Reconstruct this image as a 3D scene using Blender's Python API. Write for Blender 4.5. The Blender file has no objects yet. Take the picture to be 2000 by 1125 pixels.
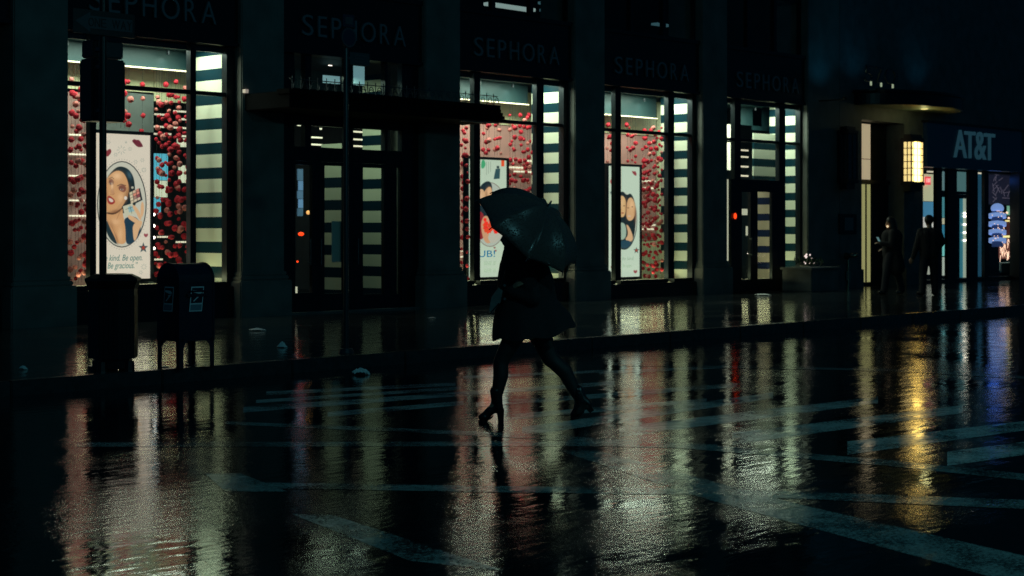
import bpy, bmesh, math, random
from mathutils import Vector, Matrix
random.seed(7)
S = bpy.context.scene
COL = S.collection
# ------------------------------------------------------------------ camera
FPX, CAMH, HOR = 3200.0, 1.65, 450.0          # focal length in px of a 2000 px wide frame, eye height, horizon row
TH = math.atan2(2950.0, FPX)                  # the facade runs away from the camera at this angle
CT, ST = math.cos(TH), math.sin(TH)           # world x = along the facade, y = into the buildings
UX, UZ = ST, CT                               # facade direction in camera (right, forward)
cam = bpy.data.cameras.new('camera'); camo = bpy.data.objects.new('camera', cam); COL.objects.link(camo)
cam.sensor_width = 36; cam.lens = FPX / 2000 * 36; cam.shift_y = -(562.5 - HOR) / 2000
cam.clip_start = .1; cam.clip_end = 3000
yaw = -math.atan2(UZ, UX)
camo.location = (0, 0, CAMH); camo.rotation_euler = (math.pi / 2, 0, yaw)
cam.dof.use_dof = True; cam.dof.focus_distance = 15.0; cam.dof.aperture_fstop = 4.0
S.camera = camo
# ------------------------------------------------------------------ world: night sky lit by the city
w = bpy.data.worlds.new('World'); S.world = w; w.use_nodes = True
bg = w.node_tree.nodes['Background']
bg.inputs[0].default_value = (.02, .40, .85, 1); bg.inputs[1].default_value = .027
S.view_settings.view_transform = 'Standard'; S.view_settings.look = 'None'
S.view_settings.exposure = 0; S.view_settings.gamma = 1
S.cycles.use_denoising = True; S.cycles.denoising_prefilter = 'NONE'
S.cycles.max_bounces = 6; S.cycles.diffuse_bounces = 3; S.cycles.glossy_bounces = 4
S.cycles.transparent_max_bounces = 12; S.cycles.sample_clamp_indirect = 2; S.cycles.sample_clamp_direct = 5
S.cycles.caustics_reflective = False; S.cycles.caustics_refractive = False

# ------------------------------------------------------------------ geometry of the view
def cdir(x):                                  # ray of a column of the picture: (along, into) per unit forward
    X = (x - 1000) / FPX
    # camera right vector = (UX', ...) ; along = X*ST' ...
    return X * UXR + UZ_A, X * -UZ_A + UXR
# camera forward = (along UZ_A, into UXR); camera right = (along UXR, into -UZ_A)
NRM = math.hypot(2950.0, FPX); UXR = 2950.0 / NRM; UZ_A = FPX / NRM
camo.rotation_euler = (math.pi / 2, 0, -math.atan2(UZ_A, UXR))
def at(x, b):                                 # along-coordinate and px per metre where column x meets the plane y=b
    da, db = cdir(x); t = b / db
    return da * t, FPX / t
def A(x, b): return at(x, b)[0]
def Zp(x, y, b): return CAMH + (HOR - y) / at(x, b)[1]
def P(x, y, b): a, s = at(x, b); return Vector((a, b, CAMH + (HOR - y) / s))
def G(x, y, z=0.0):                           # ground point under a pixel
    t = (CAMH - z) * FPX / (y - HOR); da, db = cdir(x)
    return Vector((da * t, db * t, z))

# ------------------------------------------------------------------ materials
def mat(name, col, rough=.6, metal=0., emit=None, es=1., noise=0., nscale=8., bump=0., bscale=40., spec=.5):
    m = bpy.data.materials.new(name); m.use_nodes = True; nt = m.node_tree; N = nt.nodes; L = nt.links
    p = N['Principled BSDF']; p.inputs['Base Color'].default_value = (*col, 1)
    p.inputs['Roughness'].default_value = rough; p.inputs['Metallic'].default_value = metal
    p.inputs['Specular IOR Level'].default_value = spec
    if emit: p.inputs['Emission Color'].default_value = (*emit, 1); p.inputs['Emission Strength'].default_value = es
    tc = N.new('ShaderNodeTexCoord')
    if noise:
        t = N.new('ShaderNodeTexNoise'); t.inputs['Scale'].default_value = nscale; t.inputs['Detail'].default_value = 6
        L.new(tc.outputs['Object'], t.inputs['Vector'])
        r = N.new('ShaderNodeValToRGB'); L.new(t.outputs[0], r.inputs[0])
        r.color_ramp.elements[0].position = .3; r.color_ramp.elements[1].position = .7
        r.color_ramp.elements[0].color = (*[c * (1 - noise) for c in col], 1)
        r.color_ramp.elements[1].color = (*[min(1, c * (1 + noise)) for c in col], 1)
        L.new(r.outputs[0], p.inputs['Base Color'])
    if bump:
        t = N.new('ShaderNodeTexNoise'); t.inputs['Scale'].default_value = bscale; t.inputs['Detail'].default_value = 4
        L.new(tc.outputs['Object'], t.inputs['Vector'])
        b = N.new('ShaderNodeBump'); b.inputs['Strength'].default_value = bump; b.inputs['Distance'].default_value = .02
        L.new(t.outputs[0], b.inputs['Height']); L.new(b.outputs[0], p.inputs['Normal'])
    return m

def wet(name, col, kind, r0=.1, r1=.3, spec=.5, ior=1.5, worn=0., fine=1.0, ripple=1.0, under=None):
    """wet ground: dark stone or asphalt under a film of water, grain and puddles in the bump and the roughness"""
    m = bpy.data.materials.new(name); m.use_nodes = True; nt = m.node_tree; N = nt.nodes; L = nt.links
    p = N['Principled BSDF']; p.inputs['IOR'].default_value = ior; p.inputs['Specular IOR Level'].default_value = spec
    g = N.new('ShaderNodeNewGeometry'); pos = g.outputs['Position']
    def noise(scale, detail=3, rough=.5, vec=None, sc=None):
        t = N.new('ShaderNodeTexNoise'); t.inputs['Scale'].default_value = scale; t.inputs['Detail'].default_value = detail
        t.inputs['Roughness'].default_value = rough
        v = pos
        if sc:
            mp = N.new('ShaderNodeMapping'); mp.inputs['Scale'].default_value = sc[0]; mp.inputs['Rotation'].default_value = (0, 0, sc[1])
            L.new(pos, mp.inputs['Vector']); v = mp.outputs[0]
        L.new(v, t.inputs['Vector']); return t.outputs[0]
    def ramp(src, a, b, ca, cb):
        r = N.new('ShaderNodeMapRange'); r.inputs[1].default_value = a; r.inputs[2].default_value = b
        r.inputs[3].default_value = ca; r.inputs[4].default_value = cb; L.new(src, r.inputs[0]); return r.outputs[0]
    def mth(op, a, b):
        n = N.new('ShaderNodeMath'); n.operation = op
        for i, v in enumerate((a, b)):
            if isinstance(v, (int, float)): n.inputs[i].default_value = v
            else: L.new(v, n.inputs[i])
        return n.outputs[0]
    big = noise(.55, 4, .6)                               # puddles against drained patches
    L.new(ramp(big, .38, .62, r0, r1), p.inputs['Roughness'])
    fineh = noise(75, 3, .7); mid = noise(16, 3, .6)
    rip = noise(1.0, 3, .55, sc=((1.6, 6.0, 1), .12))     # shallow undulations that run with the kerb
    h = mth('ADD', mth('MULTIPLY', fineh, .0004 * fine), mth('MULTIPLY', mid, .0017 * fine))
    h = mth('ADD', h, mth('MULTIPLY', noise(34, 2, .6), .0008 * fine))
    puddle = ramp(big, .40, .60, .22, 1.05)
    h = mth('MULTIPLY', h, puddle)
    h = mth('ADD', h, mth('MULTIPLY', rip, .0035 * ripple))
    if kind == 'slab':                                    # scored paving joints
        s = N.new('ShaderNodeSeparateXYZ'); L.new(pos, s.inputs[0]); j = None
        for k, pitch in ((0, 1.5), (1, 1.5)):
            f = mth('FRACT', mth('DIVIDE', s.outputs[k], pitch), 0)
            q = mth('LESS_THAN', f, .010); j = q if j is None else mth('MAXIMUM', j, q)
        h = mth('SUBTRACT', h, mth('MULTIPLY', j, .006))
    b = N.new('ShaderNodeBump'); b.inputs['Strength'].default_value = 1; b.inputs['Distance'].default_value = 1.0
    L.new(h, b.inputs['Height']); L.new(b.outputs[0], p.inputs['Normal'])
    c = N.new('ShaderNodeMix'); c.data_type = 'RGBA'
    c.inputs[6].default_value = (*[v * .6 for v in col], 1); c.inputs[7].default_value = (*[v * 1.3 for v in col], 1)
    L.new(ramp(noise(9, 6, .7), .3, .7, 0, 1), c.inputs[0]); outc = c.outputs[2]
    if under is not None:                                 # worn paint: the asphalt shows through
        c2 = N.new('ShaderNodeMix'); c2.data_type = 'RGBA'; c2.inputs[6].default_value = (*under, 1)
        L.new(outc, c2.inputs[7])
        L.new(ramp(mth('ADD', mth('MULTIPLY', noise(38, 5, .8), .6), mth('MULTIPLY', noise(2.2, 3), .4)), .44 + worn, .53 + worn, 0, 1), c2.inputs[0])
        outc = c2.outputs[2]
    L.new(outc, p.inputs['Base Color'])
    return m

def stripes(name, light, dark, z0, pitch, duty, rough=.35):
    m = bpy.data.materials.new(name); m.use_nodes = True; nt = m.node_tree; N = nt.nodes; L = nt.links
    p = N['Principled BSDF']; p.inputs['Roughness'].default_value = rough; p.inputs['Specular IOR Level'].default_value = .12
    g = N.new('ShaderNodeNewGeometry'); s = N.new('ShaderNodeSeparateXYZ'); L.new(g.outputs['Position'], s.inputs[0])
    def mth(op, a, b):
        n = N.new('ShaderNodeMath'); n.operation = op
        for i, v in enumerate((a, b)):
            if isinstance(v, (int, float)): n.inputs[i].default_value = v
            else: L.new(v, n.inputs[i])
        return n.outputs[0]
    f = mth('FRACT', mth('DIVIDE', mth('SUBTRACT', s.outputs[2], z0 - duty * pitch / 2 - 40 * pitch), pitch), 0)
    t = mth('LESS_THAN', f, duty)
    c = N.new('ShaderNodeMix'); c.data_type = 'RGBA'; c.inputs[6].default_value = (*dark, 1); c.inputs[7].default_value = (*light, 1)
    L.new(t, c.inputs[0]); L.new(c.outputs[2], p.inputs['Base Color'])
    return m

def glassmat(name, tint=(1, 1, 1), refl=1.0):
    m = bpy.data.materials.new(name); m.use_nodes = True; nt = m.node_tree; N = nt.nodes; L = nt.links
    N.remove(N['Principled BSDF'])
    tr = N.new('ShaderNodeBsdfTransparent'); tr.inputs[0].default_value = (*tint, 1)
    gl = N.new('ShaderNodeBsdfGlossy'); gl.inputs[1].default_value = .02
    fr = N.new('ShaderNodeLayerWeight'); fr.inputs[0].default_value = .5
    pw = N.new('ShaderNodeMath'); pw.operation = 'POWER'; pw.inputs[1].default_value = 5; L.new(fr.outputs['Facing'], pw.inputs[0])
    ma = N.new('ShaderNodeMath'); ma.operation = 'MULTIPLY_ADD'; ma.inputs[1].default_value = .9; ma.inputs[2].default_value = .05; L.new(pw.outputs[0], ma.inputs[0])
    mx = N.new('ShaderNodeMixShader'); L.new(ma.outputs[0], mx.inputs[0]); L.new(tr.outputs[0], mx.inputs[1]); L.new(gl.outputs[0], mx.inputs[2])
    L.new(mx.outputs[0], N['Material Output'].inputs[0])
    return m

M = {}
M['limestone'] = mat('limestone', (.15, .165, .15), .55, noise=.22, nscale=2.2, bump=.25, bscale=30)
M['limestone_dark'] = mat('limestone_dark', (.13, .145, .14), .5, noise=.25, nscale=3, bump=.25, bscale=30)
M['granite'] = mat('black_granite', (.006, .007, .009), .28, noise=.4, nscale=90)
M['frame'] = mat('dark_bronze_frame', (.014, .022, .030), .32, metal=.5, noise=.2, nscale=12)
M['letter'] = mat('letter_metal', (.20, .25, .27), .35, metal=.3)
M['blackmetal'] = mat('black_metal', (.006, .007, .009), .35, metal=.2, noise=.3, nscale=20)
M['greymetal'] = mat('galvanised_steel', (.10, .12, .13), .4, metal=.7, noise=.25, nscale=15)
M['bluebox'] = mat('navy_enamel', (.004, .007, .022), .42, noise=.2, nscale=14, bump=.08, bscale=25)
M['white'] = mat('white_paint', (.6, .62, .6), .6)
M['cream'] = mat('cream_wall', (.66, .68, .44), .6, noise=.08, nscale=3)
M['greywall'] = mat('grey_wall', (.13, .16, .16), .6, noise=.2, nscale=2)
M['mauve'] = mat('mauve_wall', (.34, .21, .20), .6, noise=.35, nscale=2.5)
M['pink'] = mat('pink_wall', (.50, .26, .24), .6, noise=.15, nscale=1.5)
M['teal'] = mat('teal_bulkhead', (.016, .055, .066), .5, noise=.12, nscale=1.2)
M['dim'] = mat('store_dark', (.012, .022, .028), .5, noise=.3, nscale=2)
M['dimfloor'] = mat('store_floor', (.05, .05, .05), .12)
M['glass'] = glassmat('window_glass')
M['redball'] = mat('red_tinsel', (.50, .008, .028), .75, bump=.6, bscale=60)
M['pinkball'] = mat('pink_tinsel', (.66, .20, .18), .7, bump=.6, bscale=60)
M['thread'] = mat('thread', (.03, .03, .03), .6)
M['led'] = mat('warm_led_strip', (.8, .8, .6), .5, emit=(1, .93, .55), es=2.2)
M['shelflight'] = mat('shelf_light', (.8, .8, .7), .5, emit=(1, .92, .66), es=.65)
M['coollight'] = mat('cool_light_panel', (.5, .8, .9), .5, emit=(.40, .80, .86), es=.28)
M['screenblue'] = mat('blue_screen', (.1, .4, .5), .3, emit=(.12, .58, .75), es=.6)
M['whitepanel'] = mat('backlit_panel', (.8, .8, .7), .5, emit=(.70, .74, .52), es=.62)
M['redreflection'] = mat('red_reflection', (.8, .05, .02), .4, emit=(1, .06, .01), es=1.6)
M['bulb'] = mat('small_bulb', (1, .9, .8), .4, emit=(1, .86, .72), es=5)
M['skin'] = mat('skin', (.30, .17, .11), .5)
M['hairdark'] = mat('dark_hair', (.008, .006, .005), .45)
M['wool'] = mat('black_wool', (.011, .011, .014), .85, noise=.3, nscale=60, bump=.5, bscale=140)
M['tights'] = mat('black_tights', (.006, .006, .007), .6)
M['leather'] = mat('black_leather', (.006, .006, .006), .25, bump=.15, bscale=50)
M['denim'] = mat('dark_denim', (.006, .009, .016), .8, noise=.3, nscale=50)
M['bagcloth'] = mat('grey_canvas', (.11, .12, .12), .8, noise=.2, nscale=30)
M['paper'] = mat('wet_white_paper', (.80, .85, .82), .6, noise=.15, nscale=30)
M['road'] = wet('wet_asphalt', (.006, .009, .012), 'road', .03, .085, ior=1.5)
M['paint'] = wet('wet_worn_paint', (.78, .84, .78), 'road', .05, .12, ior=1.5, under=(.006, .009, .012), worn=-.02)
M['paint_darker'] = wet('wet_darker_worn_paint', (.34, .40, .38), 'road', .04, .11, ior=1.5, under=(.006, .009, .012), worn=.0)  # darker base colour than the crosswalk paint, asphalt showing through
M['pave'] = wet('wet_concrete', (.035, .042, .042), 'slab', .04, .13, ior=1.85, fine=.35, ripple=2.6)
M['kerbstone'] = wet('wet_granite_kerb', (.030, .034, .036), 'road', .12, .3, fine=.5, ripple=.2)

# ------------------------------------------------------------------ object helpers
def link(o, parent=None):
    COL.objects.link(o)
    if parent is not None: o.parent = parent
    return o
def tag(o, label=None, cat=None, group=None, kind=None):
    if label: o['label'] = label
    if cat: o['category'] = cat
    if group: o['group'] = group
    if kind: o['kind'] = kind
    return o
def empty(name, label, cat, loc=(0, 0, 0), group=None, rz=0):
    o = bpy.data.objects.new(name, None); o.location = loc; o.rotation_euler = (0, 0, rz); link(o)
    return tag(o, label, cat, group)
class MB:
    def __init__(s): s.bm = bmesh.new()
    def box(s, x0, x1, y0, y1, z0, z1, mi=0, bev=0):
        vs = [s.bm.verts.new((x, y, z)) for z in (z0, z1) for y in (y0, y1) for x in (x0, x1)]
        fs = [s.bm.faces.new([vs[i] for i in f]) for f in ((0, 2, 3, 1), (4, 5, 7, 6), (0, 1, 5, 4), (2, 6, 7, 3), (1, 3, 7, 5), (0, 4, 6, 2))]
        for f in fs: f.material_index = mi
        if bev:
            es = list({e for f in fs for e in f.edges})
            bmesh.ops.bevel(s.bm, geom=es, offset=bev, segments=2, affect='EDGES')
        return s
    def poly(s, pts, mi=0):
        f = s.bm.faces.new([s.bm.verts.new(p) for p in pts]); f.material_index = mi; return s
    def prism(s, pts, vec, mi=0):                       # a polygon pushed along a vector
        a = [s.bm.verts.new(p) for p in pts]; b = [s.bm.verts.new(Vector(p) + Vector(vec)) for p in pts]; n = len(pts)
        s.bm.faces.new(a[::-1]).material_index = mi; s.bm.faces.new(b).material_index = mi
        for i in range(n): s.bm.faces.new((a[i], a[(i + 1) % n], b[(i + 1) % n], b[i])).material_index = mi
        return s
    def rings(s, rings, mi=0, caps=True):
        vr = [[s.bm.verts.new(p) for p in r] for r in rings]; n = len(rings[0])
        for k in range(len(vr) - 1):
            for i in range(n):
                s.bm.faces.new((vr[k][i], vr[k][(i + 1) % n], vr[k + 1][(i + 1) % n], vr[k + 1][i])).material_index = mi
        if caps:
            s.bm.faces.new(vr[0][::-1]).material_index = mi; s.bm.faces.new(vr[-1]).material_index = mi
        return s
    def tube(s, p0, p1, r0, r1=None, n=12, mi=0):
        p0, p1 = Vector(p0), Vector(p1); r1 = r0 if r1 is None else r1
        d = (p1 - p0).normalized(); u = d.orthogonal().normalized(); v = d.cross(u)
        rg = [[p + (u * math.cos(2 * math.pi * i / n) + v * math.sin(2 * math.pi * i / n)) * r for i in range(n)] for p, r in ((p0, r0), (p1, r1))]
        return s.rings(rg, mi)
    def sphere(s, c, r, mi=0, seg=12, sc=(1, 1, 1)):
        mtx = Matrix.Translation(c) @ Matrix.Diagonal((r * sc[0], r * sc[1], r * sc[2], 1))
        d = bmesh.ops.create_uvsphere(s.bm, u_segments=seg, v_segments=max(6, seg * 2 // 3), radius=1, matrix=mtx)
        for v in d['verts']:
            for f in v.link_faces: f.material_index = mi
        return s
    def cap(s, p0, r0, p1, r1): return s.tube(p0, p1, r0, r1, 14).sphere(p0, r0, seg=14).sphere(p1, r1, seg=14)
    def mesh(s, name, mats):
        bmesh.ops.recalc_face_normals(s.bm, faces=s.bm.faces)
        me = bpy.data.meshes.new(name); s.bm.to_mesh(me); s.bm.free()
        for m in (mats if isinstance(mats, (list, tuple)) else [mats]): me.materials.append(m)
        return me
    def build(s, name, mats, parent=None, smooth=False, loc=None):
        me = s.mesh(name, mats)
        if smooth: me.shade_smooth()
        o = bpy.data.objects.new(name, me); link(o, parent)
        if loc is not None: o.location = loc
        return o
    def blob(s, name, m, parent, voxel=.015, disp=0):   # fuse overlapping volumes into one continuous skin
        o = s.build(name, m, parent)
        r = o.modifiers.new('r', 'REMESH'); r.mode = 'VOXEL'; r.voxel_size = voxel
        q = o.modifiers.new('s', 'SMOOTH'); q.factor = .6; q.iterations = 4
        dg = bpy.context.evaluated_depsgraph_get(); me = bpy.data.meshes.new_from_object(o.evaluated_get(dg))
        o.modifiers.clear(); o.data = me; me.shade_smooth(); return o
def structure(name, mb, m): return tag(mb.build(name, m), kind='structure')
def rel(root):                                          # offset so that a child can be built in world coordinates
    return Vector((0, 0, 0)) - Vector(root.location)
def wpart(mb, name, mats, root, **k):                   # build a part given in world coordinates under a thing that is not rotated
    o = mb.build(name, mats, root, **k)
    base = root
    off = Vector((0, 0, 0))
    while base is not None: off -= base.location; base = base.parent
    o.location = off
    return o
def glyph(ch, extrude=.02, shear=0.0, offset=0.0):
    c = bpy.data.curves.new('t', 'FONT'); c.body = ch; c.size = 1.0; c.extrude = extrude; c.shear = shear; c.offset = offset; c.resolution_u = 4
    o = bpy.data.objects.new('t', c); COL.objects.link(o)
    dg = bpy.context.evaluated_depsgraph_get(); me = bpy.data.meshes.new_from_object(o.evaluated_get(dg))
    bpy.data.objects.remove(o); return me
def letter(ch, a0, b, z0, w_, h, m, parent, name='letter', depth=.04, offset=0.0, shear=0.0):
    """one letter standing in the plane y=b, its box at a0, z0 with width w_ (None keeps proportions) and height h"""
    me = glyph(ch, .5, shear, offset)
    xs = [v.co.x for v in me.vertices]; ys = [v.co.y for v in me.vertices]
    x0, x1, y0, y1 = min(xs), max(xs), min(ys), max(ys)
    sy = h / (y1 - y0) if h else 1; sx = (w_ / (x1 - x0)) if w_ else sy
    for v in me.vertices:
        x, y, z = v.co; v.co = ((x - x0) * sx + a0, b - (z + .5) * depth, (y - y0) * sy + z0)
    me.materials.clear(); me.materials.append(m)
    me.name = name; o = bpy.data.objects.new(name, me); link(o, parent)
    off = Vector((0, 0, 0)); base = parent
    while base is not None: off -= base.location; base = base.parent
    o.location = off
    return o, (x1 - x0) * sx
def lamp(name, loc, size, power, col, rot=(0, 0, 0), sy=None, spread=None):
    l = bpy.data.lights.new(name, 'AREA'); l.energy = power; l.color = col; l.size = size
    if sy: l.shape = 'RECTANGLE'; l.size_y = sy
    if spread: l.spread = spread
    o = bpy.data.objects.new(name, l); o.location = loc; o.rotation_euler = rot; link(o); return o

# ------------------------------------------------------------------ ground
F = 22.6; GL = F + .25; SW = .15; KB = 14.7
structure('road', MB().poly([(-150, -120, 0), (400, -120, 0), (400, KB + .3, 0), (-150, KB + .3, 0)]), M['road'])
structure('pavement', MB().box(-40, 120, KB + .17, F + 14, -.2, SW), M['pave'])
kb = MB()
x = -40.0
while x < 120:
    kb.box(x + .004, x + 1.796, KB, KB + .165, -.2, SW + .003, bev=.012); x += 1.8
structure('kerb', kb, M['kerbstone'])
# painted markings, a worn sheet 4 mm above the asphalt
mk = MB(); NS = 0
def strip(p, q, wpx0, wpx1):                            # from p to q (pixels), thickness in px at the ends
    pts = [G(p[0], p[1] - wpx0 / 2, .001), G(q[0], q[1] - wpx1 / 2, .001), G(q[0], q[1] + wpx1 / 2, .001), G(p[0], p[1] + wpx0 / 2, .001)]
    global NS
    NS += 1; mk.poly([p_ + Vector((0, 0, .00003 * NS)) for p_ in pts])
def seg(pts, th):
    for (p, q, a, b) in zip(pts[:-1], pts[1:], th[:-1], th[1:]): strip(p, q, a, b)
for p_, q_, h0, h1 in (((520, 768), (890, 750), 7, 6), ((500, 784), (900, 758), 6, 6), ((475, 800), (905, 769), 11, 8), ((640, 809), (905, 787), 9, 8),
        ((905, 737), (1190, 724), 5, 5), ((905, 769), (1200, 748), 8, 7), ((1170, 728), (1420, 716), 6, 5), ((930, 790), (1300, 764), 9, 8), ((1200, 770), (1440, 752), 9, 7),
        ((1000, 814), (1380, 782), 11, 8), ((1020, 843), (1510, 772), 18, 12), ((1210, 843), (1715, 781), 20, 13),
        ((1430, 857), (1880, 799), 23, 15), ((1655, 875), (2060, 824), 26, 17), ((1850, 896), (2100, 862), 28, 24)): strip(p_, q_, h0, h1)
zl = [[(150, 868), (450, 868), (910, 867), (1150, 867), (1400, 872)], [9, 9, 9, 9, 9]]
mk2 = MB()
mk, mkA = mk2, mk
seg(*zl)
seg([(440, 826), (890, 845), (1100, 856), (1350, 872), (1740, 905), (2060, 938)], [6, 8, 9, 10, 12, 13])
seg([(1200, 712), (1360, 716), (1750, 723), (2060, 741)], [4, 4, 5, 6])
mkB, mk = mk, MB()
seg([(500, 948), (1000, 956), (1350, 960), (1550, 967), (2060, 988)], [11, 12, 13, 14, 18])
mkC, mk = mk, MB()
mk.poly([G(400, 925, .001), G(470, 925, .001), G(562, 960, .001), G(440, 960, .001)])
mk.poly([G(570, 1004, .001), G(650, 1006, .001), G(985, 1115, .001), G(800, 1095, .001)])
mk.poly([G(1090, 880, .001), G(1165, 880, .001), G(1560, 985, .001), G(2020, 1090, .001), G(2020, 1150, .001), G(1700, 1062, .001), G(1380, 975, .001)])
mkD = mk
for i, q in enumerate((mkA, mkB, mkC, mkD)):
    o = structure('road_marking', q, M['paint' if i == 0 else 'paint_darker']); o.location.z = -.0005 + (.00065 + .0001 * i if i else 0)

# two assumed, unseen street lamps added on the near side of the street, behind the camera
for la, lb_, ex, lbl in ((4.2, -2.6, 115, 'assumed tall street lamp on the near side of the street left of the viewer'), (14.5, -4.2, 75, 'assumed tall street lamp on the near side of the street right of the viewer')):
    sl = empty('assumed_street_lamp', lbl, 'street lamp', (la, lb_, 0), 'assumed street lamps on the near side of the street')
    MB().tube((0, 0, 0), (0, 0, 7.2), .09, .06, 12).tube((0, 0, 7.2), (.3, 1.6, 7.5), .04, .03, 10).build('pole', M['greymetal'], sl)
    MB().box(.0, .6, 1.2, 2.2, 7.48, 7.6, bev=.03).build('head', M['greymetal'], sl)
    ll = bpy.data.lights.new('assumed_street_light', 'AREA'); ll.energy = ex * 1.35; ll.color = (.20, .76, .84); ll.size = .6; ll.shape = 'DISK'  # assumed light, added to brighten umbrella, litter and road paint
    lo = bpy.data.objects.new('assumed_street_light', ll); lo.location = (la + .3, lb_ + 1.7, 7.42); link(lo); lo.rotation_euler = (Vector((16 - la, 14, -9))).to_track_quat('-Z', 'Y').to_euler()
# ------------------------------------------------------------------ shop building
shop = empty('shop_building', 'limestone corner shop building with tall display windows between stone piers', 'building', (A(130, F), F, 0))
office = empty('office_building', 'dark office building with a rounded entrance canopy between the cosmetics shop and the phone shop', 'building', (A(1640, F), F, 0))
phone = empty('phone_shop_building', 'phone shop at the right edge with a blue fascia and glass front', 'building', (A(1803, F), F, 0))
def pier(x0, x1, root, base=True, top=14.0, left_extra=0, name='pier', m='limestone'):
    a0, a1 = A(x0, F), A(x1, F); mb = MB()
    mb.box(a0, a1, F, F + 1.0, SW, top, bev=.02)
    o = wpart(mb, name, M[m], root)
    if base:
        b = MB(); b.box(a0 - .10, a1 + .10, F - .10, F + .2, SW - .1, .78, bev=.02); b.box(a0 - .06, a1 + .06, F - .06, F + .21, .781, .86, bev=.02)
        b.box(a0 - .03, a1 + .03, F - .03, F + .22, .861, .93, bev=.015)
        wpart(b, 'plinth', M[m], o)
    return o
PIERS = [(27, 134), (472, 556), (831, 900), (1123, 1182), (1372, 1421), (1578, 1683)]
for p in PIERS[:5]: pier(*p, shop)
pier(-260, -95, shop)
pier(1578, 1640, shop)
ZT = Zp(134, 53, GL)                                   # top of the glass
ZH = 5.98                                              # top of the fascia
bays = {'left': (134, 472), 'door': (556, 831), 'middle': (900, 1123), 'right': (1182, 1372), 'corner': (1421, 1578), 'far': (-95, 27)}
for nme, (x0, x1) in bays.items():
    a0, a1 = A(x0, F), A(x1, F)
    mb = MB(); mb.box(a0 + .003, a1 - .003, F + .10, F + .35, ZT, ZH)
    mb.box(a0 + .003, a1 - .003, F + .06, F + .35, ZT - .06, ZT - .003); mb.box(a0 + .003, a1 - .003, F + .06, F + .35, ZH + .003, ZH + .09)
    wpart(mb, 'fascia', M['granite'], shop)
    mb = MB(); mb.box(a0 + .003, a1 - .003, F + .2, F + .9, 9.5, 14)
    wpart(mb, 'spandrel', M['limestone_dark'], shop)
    fr = MB()                                           # upper window
    for k in range(4):
        a = a0 + (a1 - a0) * k / 3; fr.box(max(a0, a - .06) + .004, min(a1, a + .06) - .004, GL - .05, GL + .05, ZH + .1, 9.49)
    fr.box(a0 + .07, a1 - .07, GL - .03, GL + .03, 7.4, 7.5)
    f = wpart(fr, 'upper_window', M['frame'], shop)
    wpart(MB().poly([(a0, GL + .01, ZH + .09), (a1, GL + .01, ZH + .09), (a1, GL + .01, 9.5), (a0, GL + .01, 9.5)]), 'glass', M['glass'], f)
a0, a1 = A(-260, F), A(1640, F)
sh = MB()                                               # store room behind the windows
sh.box(a0, a1, F + 9, F + 9.2, 0, 14); sh.box(a0, a1, F + 1.001, F + 9, SW, SW + .02)
sh.box(a0, a1, F + 1.1, F + 9, 4.95, 5.9); sh.box(a0, a1, F + .36, F + 9, 14.0, 14.1)
sh.box(a0 - .2, a0, F + .5, F + 9, 0, 14); sh.box(a1, a1 + .15, F + 1.1, F + 9, 0, 14)
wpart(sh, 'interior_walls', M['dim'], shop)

def bar(mb, x0, x1, z0, z1, b0=GL - .06, b1=GL + .06, ref=GL - .06):
    mb.box(A(x0, ref), A(x1, ref), b0, b1, z0, z1)
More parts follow.
